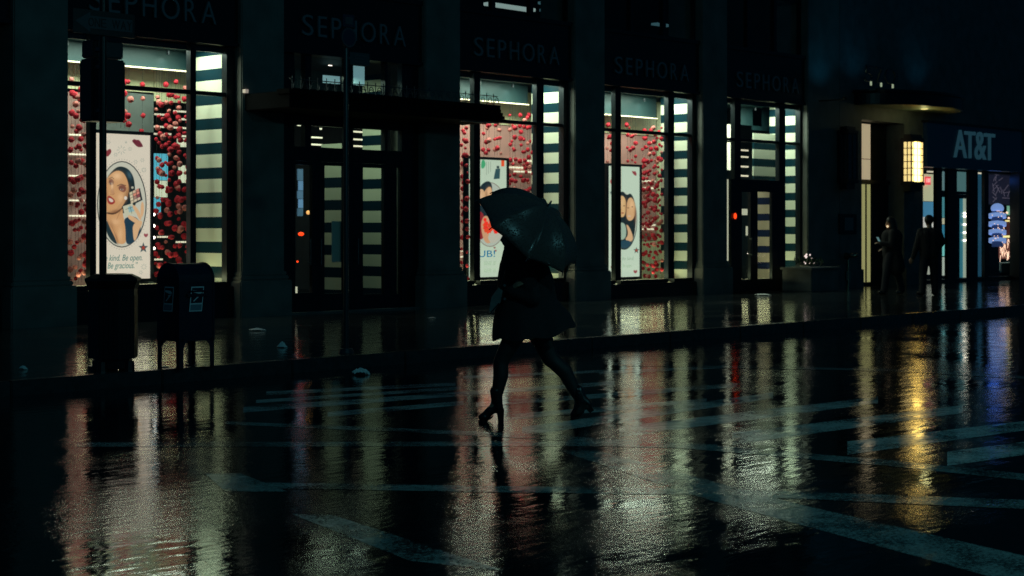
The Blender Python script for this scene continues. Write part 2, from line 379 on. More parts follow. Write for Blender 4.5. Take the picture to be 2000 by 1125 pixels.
# x of jamb, mullions, right jamb, transom pixel, sill pixel, rail pixel, stripe origin
W = [dict(bay='left', x0=134, mull=[(176, 188), (372, 383)], rj=438, tr=(235, 170), sill=(250, 565), rail=(250, 131), st=(410, 459), lab='left'),
     dict(bay='middle', x0=900, mull=[(926, 938), (1048, 1062)], rj=1096, tr=(1020, 240), sill=(950, 555), rail=(1000, 203), st=(1079, 348.5), lab='middle'),
     dict(bay='right', x0=1183, mull=[(1202, 1213), (1305, 1317)], rj=1347, tr=(1250, 258), sill=(1250, 553), rail=(1250, 230), st=(1332, 214), lab='right'),
     dict(bay='corner', x0=1421, mull=[(1435, 1447), (1522, 1534)], rj=1558, tr=(1480, 276), sill=(1545, 548), rail=(1480, 243), st=(1546, 237), lab='corner')]
BK = GL + 1.5
for wd in W:
    bx0, bx1 = bays[wd['bay']]; a0, a1 = A(bx0, F), A(bx1, F)
    zs = Zp(*wd['sill'], GL); zt = Zp(*wd['tr'], GL); zr = Zp(*wd['rail'], GL + 1.1)
    ar = A(wd['rj'], GL); wd.update(a0=a0, a1=a1, ar=ar, zs=zs, zr=zr, zt=zt)
    fr = MB()
    fr.box(a0 + .004, a0 + .05, GL - .06, GL + .06, zs, ZT - .061)
    fr.box(ar, a1 - .004, GL - .07, GL + .07, zs, ZT - .061)
    for m0, m1 in wd['mull']: bar(fr, m0, m1, zs + .081, ZT - .061)
    segs = [a0 + .05] + [A(v, GL - .06) for m in wd['mull'] for v in m] + [ar]
    for i in range(0, len(segs), 2):
        fr.box(segs[i] + .001, segs[i + 1] - .001, GL - .045, GL + .045, zt - .035, zt + .035)
        fr.box(segs[i] + .001, segs[i + 1] - .001, GL - .06, GL + .06, zs, zs + .08)
    f = wpart(fr, 'display_window', M['frame'], shop)
    for i in range(0, len(segs), 2):
        for z0, z1 in ((zs + .08, zt - .035), (zt + .035, ZT - .06)):
            wpart(MB().poly([(segs[i], GL, z0), (segs[i + 1], GL, z0), (segs[i + 1], GL, z1), (segs[i], GL, z1)]), 'glass', M['glass'], f)
    if wd['bay'] != 'corner':
        wpart(MB().box(a0 + .004, a1 - .004, GL - .16, GL + .1, SW, zs - .003, bev=.01), 'stall_riser', M['granite'], f)
    wpart(MB().box(a0, a1, GL + .075, BK + .05, SW + .03, zs - .01), 'display_floor', M['cream'], f)
    z0 = 1 and Zp(*wd['st'], GL + .35)
    sm = stripes('striped_wall_' + wd['lab'], (.72, .77, .62), (.005, .030, .045), z0, .430, .54)
    wpart(MB().box(ar + .002, ar + .06, GL + .075, GL + .85, zs - .005, ZT - .07), 'striped_wall', sm, f)
    wpart(MB().box(a0, a1, GL + .075, BK + .3, ZT - .06, ZT + .02), 'display_ceiling', M['teal'], f)
    if wd['bay'] != 'corner':
        wpart(MB().box(a0 - .3, a1, GL + 1.1, GL + 1.16, zr, ZT - .061), 'bulkhead', M['teal'], f)
        wpart(MB().box(a0 - .3, a1, GL + 1.06, GL + 1.09, zr + .0, zr + .02), 'light_rail', M['led'], f)
    lamp('display_lamp_' + wd['lab'], ((a0 + ar) / 2, GL + .40, ZT - .075), max(.4, ar - a0 - .3), (25 if wd['bay'] == 'left' else 31) * (ar - a0), (.82, 1, .76), sy=.55)
    wpart(MB().box(a0 + .005, ar, GL + .08, GL + .10, ZT - .165, ZT - .0601), 'lamp_baffle', M['frame'], f)  # added strip that hides the ceiling lamp from the wet road
    lamp('display_foot_lamp_' + wd['lab'], ((a0 + ar) / 2, GL + .4, zs + .12), max(.4, ar - a0 - .3), 11, (.95, 1, .52), sy=.25, rot=(math.radians(205), 0, 0))
    for k in range(3):                                  # small downlights that wash the bulkhead
        ak = a0 + (ar - a0) * (k + .6) / 3.2 + .1; zk = min(ZT - .12, zr + .42)
        wpart(MB().tube((ak, GL + .92, zk - .05), (ak, GL + .92, zk + .02), .03, .03, 10), 'downlight', M['frame'], f)
        pl_ = bpy.data.lights.new('bulkhead_downlight', 'SPOT'); pl_.energy = 2.2; pl_.color = (1, .95, .8); pl_.shadow_soft_size = .03; pl_.spot_size = 1.5; pl_.spot_blend = 1
        po_ = bpy.data.objects.new('bulkhead_downlight', pl_); po_.location = (ak, GL + .92, zk - .06); po_.rotation_euler = (math.radians(48), 0, 0); link(po_)

def panelpx(x0, x1, y0, y1, b, name, m, parent, th=.03):  # upright panel; px corners at its middle height
    a0, a1 = A(x0, b), A(x1, b); xm = (x0 + x1) / 2
    return wpart(MB().box(a0, a1, b, b + th, Zp(xm, y1, b), Zp(xm, y0, b)), name, m, parent)
def kids(name): return [o for o in bpy.data.objects if o.name.startswith(name) and o.parent == shop]
DW = kids('display_window')
L1, L2, L3, L4 = DW[:4]
# back walls of the displays
def back(wd, f, x0, x1, m, y0=None, y1=None, b=BK):
    a0, a1 = A(x0, b), A(x1, b); z0 = wd['zs'] if y1 is None else Zp((x0 + x1) / 2, y1, b); z1 = wd['zr'] + .3 if y0 is None else Zp((x0 + x1) / 2, y0, b)
    wpart(MB().box(a0, a1, b, b + .04, z0, z1), 'back_wall', M[m], f)
back(W[0], L1, 60, 178, 'mauve', y0=178); back(W[0], L1, 60, 300, 'cream', y0=95, y1=176); back(W[0], L1, 179, 300, 'greywall', y0=177)
back(W[0], L1, 301, 378, 'cream', y0=110, y1=200)
back(W[1], L2, 870, 1070, 'cream', y0=175, y1=243); back(W[1], L2, 870, 1070, 'pink', y0=244, b=BK + .02)
back(W[2], L3, 1165, 1282, 'cream', y0=200, y1=262); back(W[2], L3, 1165, 1282, 'pink', y0=263, y1=470, b=BK + .02); back(W[2], L3, 1165, 1288, 'cream', y0=471, y1=580, b=BK + .02)
back(W[2], L3, 1283, 1300, 'cream', y0=200, y1=580, b=BK + .3)
# lit shelves, panels and screens deeper in the store
for (x0, x1, y, s_) in ((136, 172, 262, 1), (136, 172, 300, 1), (136, 172, 342, 1), (136, 172, 390, 1), (136, 172, 420, 1)):
    panelpx(x0, x1, y, y + 3, BK - .05, 'shelf_light', M['shelflight'], L1)
for (x0, x1, y) in ((303, 330, 222), (340, 368, 216), (302, 368, 247), (302, 318, 260), (322, 335, 260), (345, 368, 264), (352, 368, 279), (345, 368, 231), (308, 330, 461), (345, 366, 471), (303, 318, 505)):
    panelpx(x0, x1, y, y + 3.4, BK + 1.2, 'shelf_light', M['shelflight'], L1)
panelpx(302, 328, 300, 352, BK + 1.5, 'wall_screen', M['screenblue'], L1); panelpx(302, 314, 386, 418, BK + 1.5, 'wall_screen', M['screenblue'], L1)
panelpx(303, 327, 353, 385, BK + 1.5, 'lit_panel', M['whitepanel'], L1); panelpx(350, 369, 323, 357, BK + 1.4, 'lit_panel', M['whitepanel'], L1)
panelpx(347, 369, 270, 287, BK + 1.4, 'lit_panel', M['whitepanel'], L1)
for y in (419, 441, 464, 485):
    o = P(300, y, GL + .7); wpart(MB().sphere(o, .028), 'globe_bulb', M['bulb'], L1)
for (x0, x1, y) in ((990, 1046, 312), (990, 1046, 326), (1005, 1046, 334), (901, 912, 318), (901, 912, 340), (901, 912, 488), (901, 912, 500)):
    panelpx(x0, x1, y, y + 3, BK - .05, 'shelf_light', M['shelflight'], L2)
for (x0, x1, y) in ((1252, 1281, 352), (1258, 1281, 366), (1252, 1281, 438), (1252, 1281, 446)):
    panelpx(x0, x1, y, y + 3, BK - .05, 'shelf_light', M['shelflight'], L3)
panelpx(1288, 1305, 240, 335, BK + 1, 'lit_panel', M['whitepanel'], L3); panelpx(1286, 1305, 352, 446, BK + 1, 'lit_panel', M['whitepanel'], L3)
panelpx(1412, 1437, 278, 332, BK - .3, 'lit_panel', M['whitepanel'], L4); panelpx(1412, 1437, 243, 274, BK - .3, 'lit_panel', M['whitepanel'], L4)
panelpx(1419, 1423.5, 350, 525, GL + .2, 'lit_panel', M['whitepanel'], L4)
for y in (292, 305, 324, 342): panelpx(1447, 1462, y, y + 3, BK + 1, 'shelf_light', M['shelflight'], L4)
a_, b_ = A(1472, GL + .5), GL + .5
sm4 = stripes('striped_partition', (.72, .77, .62), (.005, .030, .045), Zp(1500, 302, b_), .430, .54)
wpart(MB().box(a_, A(1521, b_), b_, b_ + .04, Zp(1500, 350, b_), Zp(1500, 262, b_)), 'striped_partition', sm4, L4)
wpart(MB().box(A(1421, BK), A(1475, BK), GL + 1.3, GL + 1.34, Zp(1440, 243, GL + 1.3), ZT - .07), 'bulkhead', M['teal'], L4)
wpart(MB().box(A(1470, GL + 1.3), A(1540, GL + 1.3), GL + 1.3, GL + 1.34, Zp(1500, 256, GL + 1.3), ZT - .07), 'bulkhead', M['teal'], L4)
# ------------------------------------------------------------------ door bay under the flat canopy
def door_bay(root, x0, x1, panes, doors, ztop, zb_row, name):
    pass
a0, a1 = A(556, F), A(831, F)
D = MB()
# canopy height band and frames: rows given as pixels at column 680
def zrow(y, x=680): return Zp(x, y, GL)
rows = [(ZT - .061, zrow(174 + 10))]
jam = [(556, 576), (753, 759), (785, 831)]
D.box(a0 + .004, A(575, GL - .06), GL - .06, GL + .06, SW, ZT - .061)
D.box(A(785, GL - .06), a1 - .004, GL - .06, GL + .06, SW, ZT - .061)
zc0, zc1 = zrow(250), zrow(180); zd1, zd0 = zrow(291), zrow(318)
aL, aR = A(575, GL - .06) + .001, A(785, GL - .06) - .001
D.box(aL, aR, GL - .05, GL + .05, zc0, zc1); D.box(aL, aR, GL - .05, GL + .05, zd0, zd1)
for m0, m1, z0, z1 in ((596, 608, zc1, ZT - .061), (596, 608, zd1, zc0), (680, 686, zc1, ZT - .061), (655, 690, zd1, zc0), (752, 756, zd1, ZT - .061)):
    pass
for m0, m1 in ((596, 608), (676, 690), (752, 757)):
    bar(D, m0, m1, zc1 + .001, ZT - .061); bar(D, m0, m1, zd1 + .001, zc0 - .001)
entry = wpart(D, 'entrance_frame', M['frame'], shop)
for z0, z1 in ((zc1, ZT - .06), (zd1, zc0)):
    wpart(MB().poly([(aL, GL, z0), (aR, GL, z0), (aR, GL, z1), (aL, GL, z1)]), 'glass', M['glass'], entry)
def door(x0, x1, gx0, gx1, ytop, ybot, ground_y, hand=None, root=shop, m='frame', b=GL, zt_=None):
    z1 = zt_ if zt_ else zd0 - .004; g0, g1 = Zp((gx0 + gx1) / 2, ybot, b), Zp((gx0 + gx1) / 2, ytop, b)
    d = MB(); r = b - .04
    A0, A1, B0, B1 = A(x0, r) + .002, A(x1, r) - .002, A(gx0, r), A(gx1, r)
    d.box(A0, B0, b - .04, b + .04, SW + .01, z1); d.box(B1, A1, b - .04, b + .04, SW + .01, z1)
    d.box(B0 + .001, B1 - .001, b - .04, b + .04, SW + .01, g0); d.box(B0 + .001, B1 - .001, b - .04, b + .04, g1, z1)
    o = wpart(d, 'door', M[m], root)
    wpart(MB().poly([(B0, b, g0), (B1, b, g0), (B1, b, g1), (B0, b, g1)]), 'glass', M['glass'], o)
    if hand:
        ah = A(hand, b - .1); h = MB()
        h.tube((ah, b - .10, 1.02), (ah, b - .10, 1.5), .012); h.tube((ah, b - .10, 1.07), (ah, b - .03, 1.07), .01); h.tube((ah, b - .10, 1.45), (ah, b - .03, 1.45), .01)
        wpart(h, 'handle', M['greymetal'], o)
    return o
door(575, 622, 577, 610, 322, 572, 600, hand=607)
door(622, 690, 634, 672, 324, 573, 600, hand=628)
door(690, 764, 709, 750, 328, 574, 600, hand=700)
door(764, 785, 775, 783, 328, 574, 600)
o = wpart(MB().box(a0, a1, F + .05, GL + .3, SW + .001, SW + .03), 'threshold', M['limestone_dark'], entry)
sd = stripes('striped_entry_wall', (.62, .66, .52), (.004, .02, .035), Zp(730, 466, GL + .7), .427, .54)
for xx, bb0, bb1, zt2 in ((752, GL + .55, GL + 1.2, 4.7), (668, GL + .55, GL + 1.15, 3.3)):
    aa = A(xx, bb0); wpart(MB().box(aa, aa + .05, bb0, bb1, SW + .03, zt2), 'striped_entry_wall', sd, entry)
wpart(MB().box(A(682, GL + .7), A(712, GL + .7), GL + .7, GL + .75, Zp(690, 165, GL + .7), Zp(690, 128, GL + .7)), 'lit_panel', M['coollight'], entry)
for (x0, x1, y0, y1, m) in ((577, 594, 112, 116, 'coollight'), (609, 668, 118, 124, 'coollight'), (632, 664, 148, 163, 'coollight')):
    panelpx(x0, x1, y0, y1, GL + 2.2, 'lit_panel', M[m], entry)
panelpx(577, 668, 110, 180, GL + 3.0, 'lobby_wall', M['teal'], entry)
panelpx(643, 649, 126, 128, GL + 2, 'lit_panel', M['bulb'], entry)
for (x0, x1, y) in ((582, 594, 243), (608, 630, 243), (608, 630, 267), (608, 630, 281), (626, 629, 250), (692, 711, 256), (692, 711, 271), (692, 711, 284)):
    panelpx(x0, x1, y, y + 3, GL + 1.6, 'shelf_light', M['shelflight'], entry)
for k_, (y0_, y1_, e_) in enumerate(((330, 352, .12), (353, 372, .30), (373, 388, .16), (389, 406, .34), (407, 422, .10))):
    panelpx(582 + (k_ % 2) * 2, 592, y0_, y1_, GL + 2.4, 'wall_screen', mat('lobby_screen_%d' % k_, (.1, .2, .3), .4, emit=(.22, .5, .85), es=e_), entry)
panelpx(648, 671, 432, 512, GL + .1, 'notice_sheet', mat('notice_paper', (.75, .8, .68), .6), entry, th=.004)
panelpx(573, 581, 560, 573, GL + .3, 'lit_panel', M['whitepanel'], entry)
wpart(MB().sphere(P(588, 457, GL + .9), .045, sc=(1.6, .6, .8)).sphere(P(581, 511, GL + .9), .02), 'red_reflection', M['redreflection'], entry)  # glowing beads added in place of a tail light's reflection in the glass
wpart(MB().sphere(P(602, 415, GL + 1.4), .04), 'globe_bulb', mat('amber_bulb', (1, .5, .2), .5, emit=(1, .5, .15), es=1), entry)
lamp('lobby_lamp', ((A(600, GL) + A(752, GL)) / 2 - .1, GL + .6, ZT - .3), 1.5, 40, (.72, 1, .70), sy=1.0, rot=(math.radians(8), 0, 0))
wpart(MB().sphere(P(1436, 422, GL - .15), .055, sc=(.9, .5, 1.3)), 'red_reflection', M['redreflection'], L4)  # glowing bead added on the dark frame in place of a red reflection
# flat canopy with cresting
cb = F - 1.2
c0, c1 = A(566, cb), A(972, cb); zc_b, zc_t = Zp(900, 233, cb), Zp(900, 203, cb)
cn = MB(); cn.box(c0, c1, cb, F + .09, zc_b, zc_t, bev=.01); cn.box(c0 - .04, c1 + .04, cb - .04, cb + .3, zc_t - .05, zc_t + .03)
for k in range(4): cn.box(c1 + .041 + .0, c1 + .10 + .05 * (3 - k), cb, F, zc_b + .06 * k + .002, zc_b + .06 * (k + 1) - .002)
canopy = wpart(cn, 'canopy', mat('canopy_black', (.003, .004, .005), .9, spec=.08), shop)
cr = MB(); x = c0 + .05
cr.box(c0, c1, cb - .01, cb + .01, zc_t + .19, zc_t + .205)
while x < c1 - .1:
    cr.tube((x, cb, zc_t + .03), (x, cb, zc_t + .25), .009, n=6)
    n = 10
    for s_ in (1, -1):
        for i in range(n - 1):
            t0, t1 = [math.pi * j / (n - 1) for j in (i, i + 1)]
            f_ = lambda t: (x + .09 + s_ * .06 * math.cos(t), cb, zc_t + .05 + .12 * math.sin(t) * (1 if s_ > 0 else .6))
            cr.tube(f_(t0), f_(t1), .007, n=5)
    x += .19
wpart(cr, 'cresting', M['greymetal'], canopy)
wpart(MB().box(A(478, F - .06), A(484, F - .06), F - .08, F - .002, Zp(480, 182, F), Zp(480, 175, F)), 'pier_lamp', mat('pier_lamp_glow', (.8, .7, .6), .5, emit=(1, .8, .65), es=.25), shop)
wpart(MB().box(A(900, cb), A(974, cb), cb - .005, cb + .03, zc_b - .035, zc_b - .012), 'soffit_strip', M['greymetal'], canopy)
# corner bay door
cd = MB(); cb_ = GL - .1
f = door(1428, 1472, 1449, 1466, 375, 548, 570, hand=1469, b=GL - .08, zt_=Zp(1480, 352, GL))
f = door(1472, 1533, 1480, 1508, 375, 548, 570, hand=1475, b=GL - .08, zt_=Zp(1480, 352, GL))
aa = A(1509, GL + .45)
wpart(MB().box(aa, aa + .05, GL + .45, GL + 1.0, SW + .05, Zp(1480, 352, GL)), 'striped_entry_wall', stripes('striped_corner_wall', (.50, .42, .32), (.012, .02, .06), Zp(1495, 440, GL + .7), .41, .56), L4)
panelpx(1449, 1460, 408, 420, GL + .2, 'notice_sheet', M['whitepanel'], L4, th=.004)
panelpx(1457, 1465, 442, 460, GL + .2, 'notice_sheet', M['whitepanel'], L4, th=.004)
for q in ((1463, 495, .035), (1463, 510, .02), (1463, 529, .022), (1463, 543, .03), (1552, 495, .035), (1554, 511, .018)):
    wpart(MB().sphere(P(q[0], q[1], GL + .5), q[2]), 'globe_bulb', M['bulb'], L4)
# second storey lights, seen from below through the upper windows
UP = []
for (x0, x1, y0, y1, m, b) in ((957, 1046, 10, 16, 'shelflight', F + 3), (1063, 1080, 3, 8, 'coollight', F + 3), (1066, 1082, 17, 22, 'coollight', F + 3), (1284, 1312, 46, 50, 'coollight', F + 3),
    (1318, 1345, 30, 37, 'shelflight', F + 3), (1318, 1344, 52, 59, 'coollight', F + 3), (1319, 1345, 0, 15, 'coollight', F + 4), (1507, 1523, 66, 71, 'coollight', F + 3),
    (1535, 1558, 71, 77, 'shelflight', F + 3), (1500, 1523, 88, 93, 'coollight', F + 3), (1535, 1556, 33, 49, 'coollight', F + 4), (1535, 1556, 0, 16, 'coollight', F + 4), (1535, 1543, 98, 101, 'shelflight', F + 3)):
    m2 = 'up_' + m
    if m2 not in M:
        M['up_shelflight'] = mat('office_strip_light', (.6, .8, .8), .5, emit=(.55, .8, .75), es=.35)
        M['up_coollight'] = mat('office_dim_light', (.3, .6, .7), .5, emit=(.16, .42, .5), es=.16)
    panelpx(x0, x1, y0, y1, b, 'ceiling_light', M[m2], shop, th=.2)
# shop signs: seven raised letters on the fascia
def shop_sign(xs, xe, ys, ye, hpx, label, mm='letter'):
    b = F + .098
    a0, a1 = A(xs, b), A(xe, b); s0 = at((xs + xe) / 2, b)[1]; h = .375
    zc = Zp((xs + xe) / 2, (ys + ye) / 2, b)
    r = empty('shop_sign', label, 'sign', ((a0 + a1) / 2, b, zc - h / 2), 'shop name signs on the fascia')
    wds = {'S': .26, 'E': .21, 'P': .23, 'H': .27, 'O': .36, 'R': .24, 'A': .31}
    tot = sum(wds[c] for c in 'SEPHORA'); gap = ((a1 - a0) - tot) / 6; x = a0
    for c in 'SEPHORA':
        letter(c, x, b, zc - h / 2, wds[c], h, M[mm], r, offset=-.004); x += wds[c] + gap
    return r
shop_sign(172, 420, 2, 22, 40, 'raised silver shop name letters above the leftmost display window behind the one way sign')
shop_sign(588, 790, 48, 72, 40, 'raised shop name letters above the double doors and flat canopy')
shop_sign(924, 1090, 91, 109, 38, 'raised shop name letters above the display window behind the woman')
shop_sign(1199, 1343, 128, 142, 32, 'raised shop name letters above the display window right of the woman')
shop_sign(1437, 1558, 157, 166, 32, 'raised shop name letters above the corner door and striped window')
# ------------------------------------------------------------------ office building with rounded canopy
OF = F
wl = MB()
aP0, aP1, aD1, aQ1 = A(1640, F) + .003, A(1683, F), A(1766, F), A(1803, F) - .003
wl.box(aP0, aP1, F, F + 1, SW, Zp(1700, 235, F)); wl.box(aD1, aQ1, F, F + 1, SW, Zp(1700, 235, F))
wl.box(aP0, aQ1, F, F + 1, Zp(1700, 235, F) + .001, 14)
offw = wpart(wl, 'wall', M['limestone_dark'], office)
for u0, u1 in ((aP0, aP1), (aD1, aQ1)): wpart(MB().box(u0, u1, F - .07, F - .001, SW - .05, .62, bev=.01), 'plinth', M['limestone_dark'], offw)
DB = F + .55
wpart(MB().box(aP1, aD1 + .6, DB, DB + .05, SW, Zp(1700, 235, F)), 'entrance_wall', M['granite'], office)
M['foyer'] = mat('foyer_light', (.8, .7, .5), .5, emit=(.72, .58, .36), es=.5)
M['foyer2'] = mat('foyer_light_lower', (.7, .7, .3), .5, emit=(.52, .50, .20), es=.5)
fo = panelpx(1683, 1700, 226, 357, DB - .06, 'lit_side_window', M['foyer'], office); panelpx(1683, 1700, 360, 551, DB - .06, 'lit_side_window', M['foyer2'], office)
panelpx(1691, 1693, 360, 551, DB - .08, 'mullion', M['frame'], fo); panelpx(1681, 1766, 352, 360, DB - .12, 'transom', M['frame'], office); panelpx(1682, 1701, 310, 311, DB - .08, 'mullion', M['frame'], fo)
panelpx(1682, 1701, 238, 242, DB - .08, 'mullion', M['frame'], fo)
d = panelpx(1703, 1764, 362, 552, DB - .06, 'door', M['frame'], office)
h = MB(); ah = A(1756, DB - .15); h.tube((ah, DB - .15, .95), (ah, DB - .15, 1.6), .018); wpart(h, 'handle', M['greymetal'], d)
# rounded canopy
def ell(ac, ra, rb, z, n=40): return [(ac + ra * math.cos(math.pi + math.pi * i / n), F - .002 + rb * math.sin(math.pi + math.pi * i / n), z) for i in range(n + 1)]
cA0, cA1 = A(1650, F), A(1880, F) - .1
ac, ra, rb = (A(1668, F) + A(1845, F)) / 2, (A(1845, F) - A(1668, F)) / 2, 1.35
zc = Zp(1740, 202, F - .9)
rc = MB(); rc.rings([ell(ac, ra, rb, zc), ell(ac, ra, rb, zc + .30), ell(ac, ra + .0, rb + .0, zc + .301), ell(ac, ra + .05, rb + .05, zc + .31), ell(ac, ra + .05, rb + .05, zc + .38)])
rcan = wpart(rc, 'rounded_canopy', M['blackmetal'], office)
M['soffit'] = mat('canopy_soffit', (.35, .42, .28), .45)
so = MB(); so.poly(ell(ac, ra - .08, rb - .08, zc - .01)); wpart(so, 'soffit', M['soffit'], rcan)
dl = MB(); dl.tube((ac, F - .7, zc - .03), (ac, F - .7, zc - .012), .09, .11, 20)
wpart(dl, 'soffit_lamp', mat('soffit_lamp_glow', (.9, .8, .4), .5, emit=(1, .85, .4), es=.5), rcan)
pl = bpy.data.lights.new('soffit_light', 'POINT'); pl.energy = 2.2; pl.color = (1, .95, .4); pl.shadow_soft_size = .1
po = bpy.data.objects.new('soffit_light', pl); po.location = (ac, F - .7, zc - .22); link(po)
# house number
hn = empty('house_number', 'dark standing numerals on top of the rounded entrance canopy', 'house number', (ac, F - 1.0, zc + .38))
bnum = F - 1.1
for ch, x0, x1 in (('5', 1688, 1706), ('7', 1710, 1724), ('0', 1727, 1752)):
    a0_, a1_ = A(x0, bnum), A(x1, bnum)
    letter(ch, a0_, bnum, zc + .45, a1_ - a0_, .42, M['greymetal'], hn, name='numeral')
    q = MB(); am = (a0_ + a1_) / 2; q.tube((am, bnum - .06, zc + .36), (am, bnum - .06, zc + .46), .025, n=10)
    wpart(q, 'uplight', mat('numeral_uplight', (.8, .9, .7), .5, emit=(.7, .85, .55), es=.4), hn)
# assumed blue uplights on the canopies, added to give the wall its blue wash
for xx, pw in ((1600, 1.1), (1665, .8), (1790, .8)):
    l = bpy.data.lights.new('assumed_blue_uplight', 'SPOT'); l.energy = pw * 6; l.color = (.03, .38, .75); l.spot_size = math.radians(110); l.spot_blend = 1; l.shadow_soft_size = .05
    o = bpy.data.objects.new('assumed_blue_uplight', l); a_ = A(xx, F); o.location = (a_, F - .75, 5.1 if xx < 1650 else zc + .45); o.rotation_euler = (math.radians(180 - 22), 0, 0); link(o)
# assumed uplight fixture bodies
for xx in (1600, 1790, 1665):
    a_ = A(xx, F); z_ = 5.04 if xx < 1650 else zc + .40
    r = empty('assumed_wall_uplight', {1600: 'assumed small black wall uplight high on the stone pier left of the office entrance', 1665: 'assumed small black uplight at the left end of the rounded canopy', 1790: 'assumed small black uplight at the right end of the rounded canopy'}[xx], 'light fitting', (a_, F - .75, z_ - .1), 'assumed uplights on the stone wall')
    wpart(MB().tube((a_, F - .75, z_ - .10), (a_, F - .75, z_ - .02), .05, .06).box(a_ - .02, a_ + .02, F - .73, F - .001, z_ - .10, z_ - .07), 'fixture', M['blackmetal'], r)
# wall sconces
def sconce(x0, x1, y0, y1, lit, label):
    b = F - .34; a0, a1 = A(x0, b), A(x1, b); xm = (x0 + x1) / 2
    z0, z1 = Zp(xm, y1, b), Zp(xm, y0, b); bd = F - .10
    r = empty('wall_lantern', label, 'wall lamp', ((a0 + a1) / 2, F, z0))
    gm = mat('lantern_glass_lit', (1, .8, .4), .5, emit=(1, .74, .28), es=1.0) if lit else mat('lantern_glass_dark', (.02, .035, .045), .15)
    wpart(MB().box(a0, a1, b, bd, z0, z1), 'shade', gm, r)
    g = MB(); nz = 6
    for k in range(nz + 1):
        z = z0 + (z1 - z0) * k / nz; g.box(a0 - .012, a1 + .012, b - .012, bd + .0, z - .011, z + .011)
    for a in (a0, (a0 + a1) / 2, a1): g.box(a - .013, a + .013, b - .014, b + .01, z0, z1)
    for y in (b, (b + bd) / 2, bd): g.box(a0 - .014, a0 + .005, y - .012, y + .012, z0, z1)
    wpart(g, 'cage', M['blackmetal'], r)
    c = MB(); c.box(a0 - .03, a1 + .03, b - .03, bd + .03, z1 + .012, z1 + .10, bev=.01); c.box(a0 + .02, a1 - .02, b + .03, bd, z1 + .101, z1 + .2)
    wpart(c, 'cap', M['blackmetal'], r); c = MB(); c.box(a0 - .03, a1 + .03, b - .03, bd + .03, z0 - .10, z0 - .012); c.box(a0 + .03, a1 - .03, b + .05, bd + .02, z0 - .26, z0 - .1)
    wpart(c, 'bracket', M['blackmetal'], r)
    wpart(MB().box(a0 + .03, a1 - .03, bd + .001, F - .001, z0 - .1, z1 + .1), 'back_plate', M['blackmetal'], r)
    if lit:
        l = bpy.data.lights.new('lantern_light', 'AREA'); l.energy = 34; l.color = (1, .76, .24); l.size = .3; l.shape = 'RECTANGLE'; l.size_y = z1 - z0
        o = bpy.data.objects.new('lantern_light', l); o.location = ((a0 + a1) / 2, b - .03, (z0 + z1) / 2); o.rotation_euler = (math.radians(90), 0, 0); link(o)
        o.visible_camera = True
    return r
sconce(1780, 1803, 277, 355, True, 'lit yellow caged wall lantern right of the office entrance')
sconce(1656, 1674, 262, 350, False, 'unlit dark caged wall lantern left of the office entrance')
# plaque, standpipe, planter
r = empty('wall_plaque', 'dark framed plaque on the stone pier left of the office entrance', 'plaque', (A(1655, F), F, 1.4))
panelpx(1640, 1673, 418, 457, F - .04, 'frame', M['blackmetal'], r, th=.038); panelpx(1650, 1667, 425, 450, F - .05, 'face', mat('plaque_face', (.12, .15, .15), .3), r, th=.009)
r = empty('fire_standpipe', 'brass twin fire connection on the wall beside the planter', 'standpipe', (A(1657, F), F, .5))
am = A(1657, F - .1); z_ = Zp(1657, 500, F - .1); br = mat('dull_brass', (.35, .28, .2), .25, metal=1)
q = MB(); q.tube((am, F - .02, z_), (am, F - .14, z_), .09, .08, 16)
for s_ in (-1, 1): q.tube((am, F - .12, z_), (am + s_ * .11, F - .26, z_ + .02), .05, .055, 14).sphere((am + s_ * .11, F - .26, z_ + .02), .056)
q.tube((am, F - .1, z_ - .09), (am, F - .1, SW), .04, .04, 12); wpart(q, 'valve', br, r, smooth=False)
wpart(MB().box(am - .12, am + .12, F - .11, F - .02, Zp(1657, 548, F - .1), Zp(1657, 530, F - .1)), 'sign_plate', br, r)
pb = F - 1.0; a0_, a1_ = A(1583, pb), A(1640, pb); r = empty('planter', 'low stone planter with small white lights beside the fire connection', 'planter', ((a0_ + a1_) / 2, pb, SW))
zp = Zp(1610, 522, pb)
wpart(MB().box(a0_ + .05, a1_ - .05, pb, F - .15, SW, zp - .06, bev=.02).box(a0_, a1_, pb - .04, F - .12, zp - .059, zp, bev=.012), 'trough', M['limestone_dark'], r)
pm = MB(); rr = random.Random(3)
for k in range(170):
    x = rr.uniform(a0_ + .3, a1_ - .45); y = rr.uniform(pb + .15, F - .3); h_ = rr.uniform(.05, .30); th = rr.uniform(0, 6.3)
    dx, dy = .05 * math.cos(th), .05 * math.sin(th)
    pm.poly([(x, y, zp + h_ * .4), (x + dx, y + dy, zp + h_ * .7), (x + dx * .3, y + dy * .3, zp + h_)])
wpart(pm, 'leaves', mat('planter_leaves', (.03, .06, .03), .5), r)
pm = MB()
for k in range(11): pm.sphere((rr.uniform((a0_ + a1_) / 2 - .13, (a0_ + a1_) / 2 + .13), pb + .3 + rr.uniform(0, .3), zp + rr.uniform(.08, .34)), .022, seg=6)
wpart(pm, 'planter_lights', mat('light_string', (1, .8, .75), .5, emit=(1, .8, .75), es=1.0), r)  # small glowing spheres, the lights among the leaves
